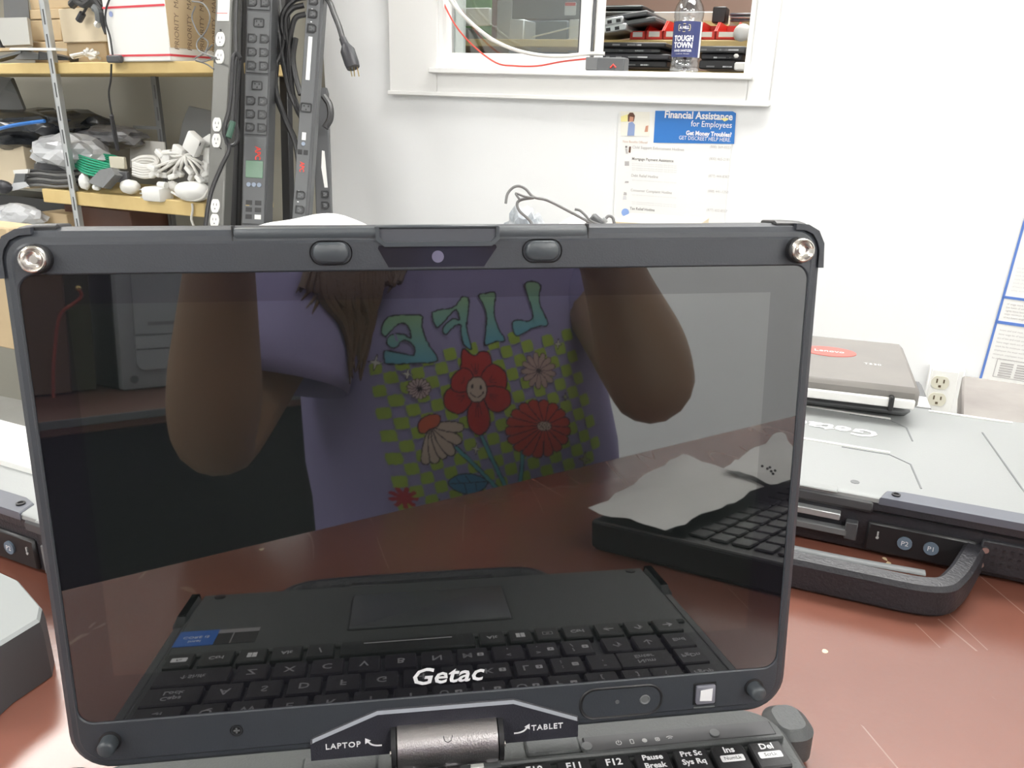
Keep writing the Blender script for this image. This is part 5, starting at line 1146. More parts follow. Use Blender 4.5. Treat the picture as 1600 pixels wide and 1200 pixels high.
# grey power strip with white outlets
f0 = axis_frame((335, 350), (350, 0), 1.76, 1.72, yaw=12)
t = thing('power_strip', 'tall grey metal power strip with white double outlets, left of the black units', 'power strip', (f0[2] + f0[5] * down(f0)))
A = f0[0]; bm = new(); box(bm, -.020, .020, 0, .036, down(f0), .80, .003); bd = obj('housing', bm, M_strip, t, A)
for y, x in ((62, 345), (89, 344), (195, 340), (220, 339), (322, 337), (345, 336)):
    xx, zc = axz(f0, x, y)
    bm = new(); loops(bm, [[(xx + .0125 * math.cos(2 * PI * k / 24) * .82, d, zc + max(-.0145, min(.0145, .0170 * math.sin(2 * PI * k / 24)))) for k in range(24)] for d in (0, -.003)], True, True); o_ = obj('outlet', bm, M_wpl, t, A)
    for dx, dz in ((-.0035, .003), (.0035, .003), (0, -.006)): bm = new(); cbox(bm, (xx + dx, -.0031, zc + dz), (.0012 if dz > 0 else .0026, .0006, .005 if dz > 0 else .0026)); obj('slot', bm, M_grey, o_, A)
xx, z0_ = axz(f0, 348, 33); bm = new(); box(bm, xx - .0125, xx + .0150, -.0012, 0, z0_, .75); wl_ = obj('warning_label', bm, M_paper, t, A)
xx, z1_ = axz(f0, 347, 21); bm = new(); box(bm, xx - .011, xx + .013, -.0016, -.0012, z1_ - .0006, z1_ + .0006); obj('label_rule', bm, M_redpl, wl_, A)
for y in (47, 232): xx, zc = axz(f0, 345, y); bm = new(); cyl(bm, (xx, 0, zc), (xx, -.002, zc), .0016, 10); obj('screw', bm, M_black, t, A)
# dark channel between strip and PDU
f4 = axis_frame((362, 350), (372, 0), 1.84, 1.80, yaw=15)
bm = new(); box(bm, -.012, .012, 0, .03, down(f4), .78, .002); tag(obj('rack_rail', bm, M_black, None, f4[0]), 'black perforated rail standing between the grey power strip and the wide power unit', 'rail')
f5 = axis_frame((378, 350), (384, 0), 1.86, 1.82, yaw=15)
bm = new(); box(bm, -.004, .004, 0, .02, down(f5), .78, .001); tag(obj('wood_lath', bm, mat('lath', (.33, .28, .2), .6), None, f5[0]), 'narrow tan wooden lath standing behind the wide power unit', 'lath')
f6 = axis_frame((448, 350), (440, 0), 1.96, 1.96, yaw=0)
bm = new(); box(bm, -.012, .010, 0, .02, down(f6), .9, .001); tag(obj('rack_rail', bm, M_black, None, f6[0]), 'black rail behind the thick cables, between the two power units', 'rail')
def pcable(pxs, ds, r, m, lab, parent=None, name='cable', cat='cable', seg=9, group=None):
    bm = new(); tube(bm, spline([CAM + ray(x, y) * d for (x, y), d in zip(pxs, ds)], 7), r, seg); o = obj(name, bm, m, parent)
    if lab: tag(o, lab, cat, group)
    return o
t = thing('extension_cord', 'thick black cord looped along the grey power strip, its end hanging in a bend', 'cord', CAM + ray(355, 210) * 1.70)
pcable([(370, -10), (368, 40), (369, 90), (366, 130), (364, 180), (359, 196), (352, 206), (355, 224), (366, 226), (372, 212), (368, 190), (370, 150), (374, 100), (376, 92)], [1.71] * 14, .0042, M_cable, None, t, 'loop')
pcable([(376, 92), (370, 84), (364, 92), (362, 130), (358, 170), (350, 205), (358, 232), (345, 262), (330, 300), (322, 345), (322, 372)], [1.69] * 11, .0046, M_cable, None, t, 'loop')
pcable([(364, 190), (360, 205), (357, 215)], [1.68] * 3, .0062, mat('cord_sleeve_green', (.04, .10, .07), .5), None, t, 'sleeve')
t = thing('cable_hank', 'hank of thick black cables hanging between the two power units', 'cable', CAM + ray(450, 90) * 1.74)
for pts in (((480, -5), (460, 0), (444, 18), (440, 40), (446, 64)), ((475, 8), (456, 14), (446, 34), (452, 80), (455, 130), (462, 165), (475, 190)), ((478, 22), (462, 28), (455, 50), (450, 90), (452, 120), (458, 150), (470, 175)), ((430, -5), (432, 30), (438, 70), (443, 100), (452, 140), (462, 165)), ((428, 60), (432, 100), (430, 130), (436, 160), (450, 195), (462, 225), (468, 260)), ((446, 40), (440, 80), (428, 110), (432, 150), (446, 186), (460, 216)), ((462, 60), (458, 90), (462, 120), (470, 148))):
    pcable(pts, [1.80] * len(pts), .0062, M_cable, None, t, 'cable')
t = thing('hanging_plug', 'black cord ending in a round plug with brass blades, hanging against the white wall', 'plug', CAM + ray(545, 85) * 1.66)
pcable([(478, -22), (500, -12), (514, 2), (522, 22), (530, 42), (536, 62)], [1.68, 1.67, 1.66, 1.66, 1.66, 1.66], .0058, M_cable, None, t, 'cord')
def along(p0, p1, d): return CAM + ray(*p0) * d, CAM + ray(*p1) * d
a_, b_ = along((535, 60), (541, 74), 1.66); bm = new(); tube(bm, [a_, b_], .0080, 14, rs=[.0072, .0085]); obj('strain_relief', bm, M_rub, t)
a_, b_ = along((540, 70), (552, 106), 1.66); bm = new(); tube(bm, [a_, a_.lerp(b_, .25), a_.lerp(b_, .8), b_], .014, 18, rs=[.008, .0150, .0150, .0135]); obj('plug_body', bm, M_rub, t)
for x0, x1 in ((547, 550), (553, 554), (558, 561)): a_, b_ = along((x0, 105), (x1, 119), 1.66); bm = new(); tube(bm, [a_, b_], .0028, 6, flat=.4); obj('blade', bm, M_brass, t)
pcable([(506, 150), (515, 165), (516, 185), (508, 200)], [1.80] * 4, .0075, M_cable, 'bend of thick black cable bulging out behind the narrow power unit')

# ---------------------------------------------------------------- mirrored side of the room
def refl(p):
    o = LID @ Vector((0, 0, 0)); d = (Vector(p) - o).dot(LN); return Vector(p) - LN * (2 * d)
def rray(x, y):
    q_ = atplane(x, y, LID @ Vector((0, 0, 0)), LN); d = ray(x, y); return q_, d - LN * (2 * d.dot(LN))
def r_plane(x, y, o, nrm): q_, d = rray(x, y); return q_ + d * ((o - q_).dot(nrm) / d.dot(nrm))
def r_z(x, y, z): q_, d = rray(x, y); return q_ + d * ((z - q_.z) / d.z)
# open laptop at right front with papers on it
P0 = r_z(1040, 833, .030)
LF = Frame(P0 * 1, -40)                 # x along its front edge, y towards its screen
t = thing('open_laptop', 'open black laptop lying beside the charcoal convertible, seen in its screen with paper on it', 'laptop', (P0.x, P0.y, 0))
OM = LF.M @ T(0, 0, -.030)
bm = new(); loops(bm, [L3(inset_rr((.0, .335, -.075, .165), i, .006, 3), z) for i, z in ((.003, .001), (0, .004), (0, .024), (.002, .0262))], True, True); ob = obj('base', bm, mat('soft_black', (.016, .017, .017), .45), t, OM)
bm = new(); box(bm, .0, .0012, -.07, .16, .0255, .0272); obj('edge_strip', bm, M_rub2, ob, OM)
for r in range(6):
    y = .012 + r * .0185
    for k in range(15):
        x = .014 + k * .0205 + (r % 3) * .0
        if x > .315: continue
        bm = new(); box(bm, x, x + .0178, y, y + .016, .0262, .0285, .0012); obj('key', bm, M_key, t, OM)
bm = new(); box(bm, 0, .335, 0, .012, 0, .24, .003, Matrix.Translation((0, .155, .026)) @ Matrix.Rotation(math.radians(-22), 4, 'X')); obj('screen', bm, M_pdu, t, OM)
# wrinkled paper sheets
def paper(name, pxs, h, lab, n_=12, wr=.004, specks=False):
    c = [r_z(x, y, hz) for (x, y), hz in zip(pxs, h)]
    bm = new(); G_ = []
    for i in range(n_ + 1):
        rw = []
        for j in range(n_ + 1):
            u, v = i / n_, j / n_
            p = c[0].lerp(c[1], u).lerp(c[3].lerp(c[2], u), v); p.z += wr * noise.noise(p * 26) + wr * .5 * noise.noise(p * 60)
            p.x += .004 * noise.noise(Vector((v * 5, u, 0))) ; rw.append(bm.verts.new(p))
        G_.append(rw)
    for i in range(n_):
        for j in range(n_): bm.faces.new((G_[i][j], G_[i + 1][j], G_[i + 1][j + 1], G_[i][j + 1]))
    o = obj(name, bm, M_paper, None, sharp=60); return tag(o, lab, 'paper')
paper('paper_sheet', [(919, 797), (1040, 831), (1196, 762), (1068, 709)], [.036, .036, .040, .040], 'crumpled white paper lying across the front of the open laptop')
paper('paper_sheet', [(1130, 732), (1205, 757), (1262, 738), (1222, 672)], [.046, .046, .05, .05], 'second white paper with dark specks beyond the crumpled one')
bm = new()
for x, y in ((1192, 729), (1200, 733), (1206, 737), (1212, 736), (1209, 741), (1204, 731)):
    bmesh.ops.create_icosphere(bm, subdivisions=1, radius=.0014, matrix=T(*r_z(x, y, .0515)))
tag(obj('grit', bm, M_black, None, kind='stuff'), 'scatter of dark specks on the second white paper', 'grit')
# second desk with a computer tower, beyond the person on the left
ex = r_z(255, 634, -.0); 
DF = Frame(r_z(200, 645, 0.0), -36.5)
t = thing('second_desk', 'second brown desk with a pale edge strip behind the seated person, seen in the screen', 'desk', (DF.o.x, DF.o.y, ZF))
bm = new(); box(bm, -.75, .55, -.85, 0, -.028, -.001, .002); obj('desktop', bm, M_brown, t, DF.M)
bm = new(); box(bm, -.75, .55, -.001, .002, -.014, .001, .001); obj('edge_strip', bm, M_rub2, t, DF.M)
bm = new(); box(bm, -.72, .52, -.10, -.08, ZF + .03, -.028); obj('desk_shadow_panel', bm, M_black, t, DF.M)  # black panel standing in for the shadow under the desk
for u in (-.72, .50):
    bm = new(); box(bm, u - .02, u + .02, -.84, -.03, ZF, -.028); obj('side_panel', bm, M_black, t, DF.M)
tp = r_z(192, 612, 0); tq = r_z(292, 603, 0)
ang = math.degrees(math.atan2(tq.y - tp.y, tq.x - tp.x)); TW = .185
KF = Frame((tp.x, tp.y, 0), -36.5)
t = thing('computer_tower', 'grey computer tower with a dark side standing on the second desk', 'computer', (tp.x, tp.y, 0))
bm = new(); box(bm, 0, TW, -.42, -.03, .002, .42, .003); obj('side_case', bm, M_black, t, KF.M)
bm = new(); box(bm, 0, TW, -.03, 0, .002, .42, .006, seg=2); fb = obj('front_bezel', bm, M_tower, t, KF.M)
def kq(x, y): p = r_plane(x, y, KF.o, KF.Y) - KF.o; return p.dot(KF.X), p.z
a1 = kq(202, 430)[0]; z1 = kq(240, 577)[1]; z2 = kq(240, 545)[1]; z3 = kq(240, 523)[1]
bm = new(); loops(bm, [[(p[0], y, p[1]) for p in rr(a1, TW - .006, z1, z2 - .001, [.02, .02, .001, .001], 6)] for y in (0, .006)], True, True); obj('lower_door', bm, M_tower, fb, KF.M)
bm = new(); box(bm, a1, TW - .006, 0, .006, z2 + .001, z3 - .001, .001); obj('drive_flap', bm, M_tower, fb, KF.M)
bm = new(); box(bm, a1, TW - .006, 0, .006, z3 + .001, .40, .001); obj('upper_door', bm, M_tower, fb, KF.M)
bm = new(); box(bm, a1 + .03, TW - .05, .0058, .0064, z3 + .022, z3 + .030); obj('handle_slot', bm, M_grey, fb, KF.M)
c = kq(209, 593); bm = new(); cyl(bm, (c[0], 0, c[1]), (c[0], .004, c[1]), .009, 20); obj('power_button', bm, M_rub2, fb, KF.M)
# cardboard and cable left of the tower
cq = r_plane(85, 560, KF.o - KF.Y * .05, KF.Y); CF = Frame((cq.x, cq.y, 0), -36.5)
bm = new(); box(bm, -.26, .03, -.25, 0, .002, .30, .003); tag(obj('dark_carton', bm, mat('dim_carton', (.14, .09, .06), .8), None, CF.M), 'dark brown carton on the second desk left of the computer tower', 'box')
bm = new(); box(bm, .035, .09, -.22, -.03, .002, .30, .002); tag(obj('dark_folder_box', bm, mat('dim_green', (.10, .10, .07), .8), None, CF.M), 'olive folder box between the dark carton and the computer tower', 'box')
bm = new(); cr = [r_plane(x, y, CF.o + CF.Y * .03, CF.Y) for x, y in ((122, 450), (127, 462), (118, 472), (98, 486), (90, 505), (86, 540), (83, 580), (84, 640))]
t = thing('red_lead', 'thin red lead with a brass tip hanging in front of the dark carton', 'lead', cr[3]); tube(bm, spline(cr, 6), .0035, 7); obj('lead', bm, mat('dull_red_cable', (.28, .05, .03), .6), t)
bm = new(); bmesh.ops.create_icosphere(bm, subdivisions=2, radius=.006); obj('brass_tip', bm, M_brass, t, T(*cr[0]))

# ---------------------------------------------------------------- person holding the camera
BA = -26.0
BO = Vector((.033, -.632, 0)); PFm = Frame(BO, BA)         # x to the picture's right, y towards the table, z up; y = 0 is the chest plane
person = thing('person', 'seated person in a lavender flower T-shirt reflected in the dark screen, raising both hands', 'person', (BO.x, BO.y - .2, ZF))
def pw(u, w_, z): return PFm.W(u, w_, z)
C0 = .090
J = {}
def skin_body(nodes, edges, name, m, parent, root, lv=2):
    ids = {k: i for i, k in enumerate(nodes)}
    me = bpy.data.meshes.new(name); me.from_pydata([tuple(v[0]) for v in nodes.values()], [(ids[a], ids[b]) for a, b in edges], [])
    o = bpy.data.objects.new(name, me); COL.objects.link(o)
    md = o.modifiers.new('skin', 'SKIN'); md.use_smooth_shade = True
    for i, v in enumerate(nodes.values()):
        r = v[1]; me.skin_vertices[0].data[i].radius = r if isinstance(r, tuple) else (r, r)
    me.skin_vertices[0].data[ids[root]].use_root = True
    s = o.modifiers.new('sub', 'SUBSURF'); s.levels = lv; s.render_levels = lv
    dg = bpy.context.evaluated_depsgraph_get(); dg.update(); me2 = bpy.data.meshes.new_from_object(o.evaluated_get(dg)); me2.name = name
    bpy.data.objects.remove(o); me2.materials.clear()
    return link(name, me2, m, parent, sharp=180)
ShL, ElL, WrL = pw(-.105, -.075, .275), Vector((-.216, -.545, .055)), Vector((-.160, -.385, .272))
ShR, ElR, WrR = pw(.270, -.11, .270), Vector((.285, -.590, .088)), Vector((.172, -.415, .262))
nodes = {'pelvis': (pw(C0, -.14, -.24), .11), 'belly': (pw(C0, -.13, -.10), .105), 'chest': (pw(C0, -.125, .06), .10), 'upper': (pw(C0, -.12, .20), .095), 'neck0': (pw(C0, -.115, .32), .055),
         'neck1': (pw(C0, -.09, .385), .048), 'jaw': (pw(C0 - .005, -.045, .43), .062), 'head': (pw(C0 - .005, -.06, .51), .092), 'crown': (pw(C0 - .005, -.08, .56), .080)}
edges = [('pelvis', 'belly'), ('belly', 'chest'), ('chest', 'upper'), ('upper', 'neck0'), ('neck0', 'neck1'), ('neck1', 'jaw'), ('jaw', 'head'), ('head', 'crown')]
for sd, Sh, El, Wr in (('L', ShL, ElL, WrL), ('R', ShR, ElR, WrR)):
    nodes['sh' + sd] = (Sh, .055); nodes['ua' + sd] = (Sh.lerp(El, .5), .050); nodes['el' + sd] = (El, .046 if sd == 'L' else .052); nodes['fa' + sd] = (El.lerp(Wr, .35), .050 if sd == 'L' else .056); nodes['fb' + sd] = (El.lerp(Wr, .75), .036); nodes['wr' + sd] = (Wr, .028)
    edges += [('upper', 'sh' + sd), ('sh' + sd, 'ua' + sd), ('ua' + sd, 'el' + sd), ('el' + sd, 'fa' + sd), ('fa' + sd, 'fb' + sd), ('fb' + sd, 'wr' + sd)]
    s = -1 if sd == 'L' else 1
    cam_side = Vector((CAM.x + s * .052, CAM.y - .030, CAM.z))           # where the hand meets the camera body
    palm = Wr.lerp(cam_side, .52) + Vector((0, -.012, 0)); nodes['pa' + sd] = (palm, (.030, .018)); edges.append(('wr' + sd, 'pa' + sd))
    dirn = (cam_side - Wr).normalized()
    for k, (dz, l1, l2, l3) in enumerate(((.026, .034, .022, .018), (.009, .038, .024, .018), (-.008, .036, .022, .018), (-.024, .028, .018, .015))):
        a_ = palm + dirn * .030 + Vector((0, .010, dz)); b_ = a_ + dirn * l1 * .7 + Vector((0, .020, 0)); c_ = b_ + Vector((-s * l2 * .75, .010, 0)); d_ = c_ + Vector((-s * l3 * .6, -.006, 0))
        fy = CAM.y - .013
        for q_ in (b_, c_, d_): q_.y = min(q_.y, fy)
        nm = 'f%d%s' % (k, sd)
        for i_, (p_, r_) in enumerate(((a_, .010), (b_, .009), (c_, .0085), (d_, .0075))): nodes[nm + str(i_)] = (p_, r_)
        edges += [('pa' + sd, nm + '0'), (nm + '0', nm + '1'), (nm + '1', nm + '2'), (nm + '2', nm + '3')]
    t0 = palm + Vector((0, -.016, .012)); t1 = t0 + dirn * .034 + Vector((0, -.018, .012)); t2 = t1 + dirn * .026 + Vector((0, -.002, .004))
    for i_, (p_, r_) in enumerate(((t0, .013), (t1, .011), (t2, .009))): nodes['th%s%d' % (sd, i_)] = (p_, r_)
    edges += [('pa' + sd, 'th' + sd + '0'), ('th' + sd + '0', 'th' + sd + '1'), ('th' + sd + '1', 'th' + sd + '2')]
    hip = pw(C0 + s * .10, -.12, -.25); kn = pw(C0 + s * .13, .30, -.22); an = pw(C0 + s * .12, .26, -.66); toe = pw(C0 + s * .13, .38, -.715)
    for nm, p_, r_ in (('hi', hip, .085), ('kn', kn, .058), ('ca', kn.lerp(an, .35), .055), ('an', an, .038), ('to', toe, .03)): nodes[nm + sd] = (p_, r_)
    edges += [('pelvis', 'hi' + sd), ('hi' + sd, 'kn' + sd), ('kn' + sd, 'ca' + sd), ('ca' + sd, 'an' + sd), ('an' + sd, 'to' + sd)]
    J[sd] = (hip, kn, an, toe)
body = skin_body(nodes, edges, 'body', M_skin, person, 'pelvis')
# face
hd = nodes['head'][0]
M_eye = mat('eye_white', (.75, .73, .70), .3); M_iris = mat('eye_dark', (.05, .03, .02), .2); M_lip = mat('lip', (.42, .15, .12), .4)
HF = Frame(hd, BA)
from mathutils.bvhtree import BVHTree
bt_ = bmesh.new(); bt_.from_mesh(body.data); tree = BVHTree.FromBMesh(bt_)
def face_at(x, z):
    o_ = HF.W(x, .4, z); hit = tree.ray_cast(o_, -HF.Y)[0]
    return (hit - HF.o).dot(HF.Y) if hit else .07
for s in (-1, 1):
    y_ = face_at(s * .030, .004)
    bm = new(); bmesh.ops.create_uvsphere(bm, u_segments=16, v_segments=10, radius=1, matrix=Matrix.Diagonal((.0125, .005, .0065, 1))); obj('eye', bm, M_eye, person, HF.M @ T(s * .030, y_ + .0004, .004))
    bm = new(); bmesh.ops.create_uvsphere(bm, u_segments=12, v_segments=8, radius=1, matrix=Matrix.Diagonal((.0055, .0035, .0055, 1))); obj('pupil', bm, M_iris, person, HF.M @ T(s * .030, y_ + .0032, .0035))
    bm = new(); tube(bm, spline([(s * x_, face_at(s * x_, z_) + .001, z_) for x_, z_ in ((.016, .020), (.030, .025), (.044, .020))], 4), .0025, 6); obj('eyebrow', bm, M_hair, person, HF.M)
    bm = new(); ex_ = .070; loops(bm, [[(s * (ex_ + dx), -.010 + .014 * k_ * math.cos(a_), -.006 + .030 * k_ * math.sin(a_)) for a_ in [2 * PI * i / 16 for i in range(16)]] for dx, k_ in ((0, .8), (.010, 1), (.014, .9), (.008, .5))], True, True); obj('ear', bm, M_skin, person, HF.M)
n0, n1 = face_at(0, .008), face_at(0, -.022)
bm = new(); loops(bm, [[(.0, n0 + .002, .012), (.006, n0 - .006, .010), (-.006, n0 - .006, .010)], [(.0, n0 + .010, -.006), (.009, n0 - .006, -.008), (-.009, n0 - .006, -.008)], [(.0, n1 + .020, -.020), (.014, n1 - .002, -.024), (-.014, n1 - .002, -.024)], [(0, n1 + .010, -.030), (.010, n1 - .004, -.030), (-.010, n1 - .004, -.030)]], True, True); obj('nose', bm, M_skin, person, HF.M, sharp=180)
bm = new(); tube(bm, spline([(x_, face_at(x_, -.048) + .0005, -.048 - abs(x_) * .06) for x_ in (-.022, -.009, 0, .009, .022)], 4), .004, 8); obj('mouth', bm, M_lip, person, HF.M)
# hair: cap and long locks over the shoulders
bm = new(); bmesh.ops.create_uvsphere(bm, u_segments=28, v_segments=18, radius=1)
for v in bm.verts: v.co = Vector((v.co.x * .092, v.co.y * .106 - .024, v.co.z * .106 + .022))
bmesh.ops.delete(bm, geom=[f for f in bm.faces if f.calc_center_median().y > .015 and f.calc_center_median().z < .066], context='FACES')
hr = obj('hair', bm, M_hair, person, HF.M)
hr.modifiers.new('thick', 'SOLIDIFY').thickness = .006
random.seed(17)
def on_chest(x, y, d=-.004):
    p = r_plane(x, y, BO + PFm.Y * (-d + chest_off), PFm.Y); return p
chest_off = .0
def lock(x0, y0, x1, y1, r, k=0, off=.012):
    a_ = r_plane(x0, y0, BO + PFm.Y * off, PFm.Y); b_ = r_plane(x1, y1, BO + PFm.Y * off, PFm.Y)
    up = hd + PFm.X * (-.085 if x0 < 620 else .085) + PFm.Y * random.uniform(-.06, .0) + Vector((0, 0, random.uniform(-.02, .05)))
    md = a_.lerp(up, .5) + PFm.X * (-.015); mid = a_.lerp(b_, .5) + PFm.X * random.uniform(.0, .012)
    P_ = spline([up, md, a_, mid, b_], 7); n_ = len(P_); rs = [r * (1 - .9 * max(0, (i / (n_ - 1) - .55) / .45)) for i in range(n_)]
    tube(LKS, P_, r, 7, rs=rs, flat=.7)
LKS = new()
for i in range(15):
    x0 = 500 + i * 6.5; lock(x0, 432, 556 + random.uniform(-10, 10) + (i - 7) * .8, 560 + random.uniform(-20, 44), .0085)
for i in range(4): lock(478 + i * 9, 430, 462 + i * 8, 458 + i * 12, .005)
for i in range(5): lock(600 + i * 7, 425, 590 + i * 5, 440 + random.uniform(0, 22), .006)
for i in range(8):
    up = hd + PFm.X * (.085) + PFm.Y * (-.03 - .01 * i); e_ = pw(C0 + .12 - .012 * i, -.19, .16 - .01 * (i % 3)); P_ = spline([up, up.lerp(e_, .5) + PFm.Y * -.02, e_], 8); tube(LKS, P_, .013, 7, rs=[.013 * (1 - .7 * k / (len(P_) - 1)) for k in range(len(P_))])
for i in range(10):
    up = hd + PFm.X * (-.08 + .016 * i) + PFm.Y * -.085; e_ = pw(C0 - .09 + .02 * i, -.25, .12 - .02 * (i % 3)); P_ = spline([up, up.lerp(e_, .5) + PFm.Y * -.02, e_], 8); tube(LKS, P_, .015, 7, rs=[.015 * (1 - .7 * k / (len(P_) - 1)) for k in range(len(P_))])
obj('hair_locks', LKS, M_hair, person, label='long brown locks falling over the shoulder')
# shirt: loft
ST = [(-.34, .212, .135), (-.26, .216, .140), (-.14, .225, .140), (0, .228, .135), (.10, .218, .130), (.18, .212, .124), (.24, .200, .115), (.285, .175, .098), (.315, .130, .078), (.335, .090, .065)]
def cz(z): return C0 + .03 * max(0, min(1, (.14 - z) / .2))
def st_at(z):
    for (z0, a0_, b0_), (z1_, a1_, b1_) in zip(ST, ST[1:]):
        if z <= z1_: k_ = (z - z0) / (z1_ - z0); return a0_ + (a1_ - a0_) * k_, b0_ + (b1_ - b0_) * k_
    return ST[-1][1:]
def fold(u, z):
    s_ = u - cz(z)
    return .006 * math.sin(38 * s_ + 5 * z) * max(0, min(1, (abs(s_) - .11) / .06)) + .010 * math.exp(-((s_ + .16 - .25 * (z - .1)) / .018) ** 2) * -1 + .003 * math.sin(22 * z + 9 * s_)
def shirt_front(u, z):
    a_, b_ = st_at(z); s_ = max(-.999, min(.999, (u - cz(z)) / a_)); return -b_ + b_ * (1 - abs(s_) ** 3.2) ** (1 / 2.2) + fold(u, z)
bm = new(); rings = []; NS = 72
zs = []
for (z0, *_), (z1_, *_) in zip(ST, ST[1:]): zs += [z0 + (z1_ - z0) * i / 3 for i in range(3)]
zs.append(ST[-1][0])
for z in zs:
    a_, b_ = st_at(z); rg = []
    for k in range(NS):
        th = 2 * PI * k / NS; cth, sth = math.cos(th), math.sin(th)
        u = cz(z) + a_ * math.copysign(abs(cth) ** (2 / 3.0), cth)
        if sth >= 0: w_ = shirt_front(u, z)
        else: w_ = -b_ - b_ * (1 - min(.999, abs((u - cz(z)) / a_)) ** 3.2) ** (1 / 2.2)
        rg.append(pw(u, w_, z))
    rings.append(rg)
loops(bm, rings); shirt = obj('shirt', bm, M_shirt, person, sharp=180, label='lavender cotton T-shirt')
for sd, Sh, El in (('L', ShL, ElL), ('R', ShR, ElR)):
    s = -1 if sd == 'L' else 1
    inner = pw(C0 + s * .12, -.105, .245); P_ = spline([inner, Sh + Vector((0, 0, -.01)), Sh.lerp(El, .30), Sh.lerp(El, .70 if sd == 'L' else .42) + (PFm.X * .034 if sd == 'L' else PFm.X * .02)], 5)
    rs = [.058 + (.018 if sd == 'L' else .002) * (i / (len(P_) - 1)) + .0015 * math.sin(i * 2) for i in range(len(P_))]
    bm = new(); tube(bm, P_, .07, 28, rs=rs, cap=False); sl = obj('sleeve', bm, M_shirt, person, sharp=180); m_ = sl.modifiers.new('hem', 'SOLIDIFY'); m_.thickness = .003
# jeans and shoes
bm = new()
for sd in 'LR':
    hip, kn, an, toe = J[sd]; P_ = spline([hip, kn, kn + (an - kn) * .15, an + Vector((0, 0, .03))], 6); tube(bm, P_, .1, 20, rs=[.10 - .042 * (i / (len(P_) - 1)) for i in range(len(P_))])
cbm = [pw(C0 + .17 * math.cos(a_), -.14 + .12 * math.sin(a_), 0) for a_ in [2 * PI * i / 24 for i in range(24)]]
loops(bm, [[(p.x, p.y, z) for p in cbm] for z in (-.335, -.22, -.16)], True, True); obj('jeans', bm, M_jean, person, sharp=180)
for sd in 'LR':
    hip, kn, an, toe = J[sd]; bm = new(); F_ = Frame((an.x, an.y, ZF), BA)
    loops(bm, [L3(inset_rr((-.045, .045, -.07, .19), i, .04, 5), z) for i, z in ((0, .001), (0, .02), (.004, .055), (.018, .085))], True, True); obj('shoe', bm, M_paper, person, F_.M)

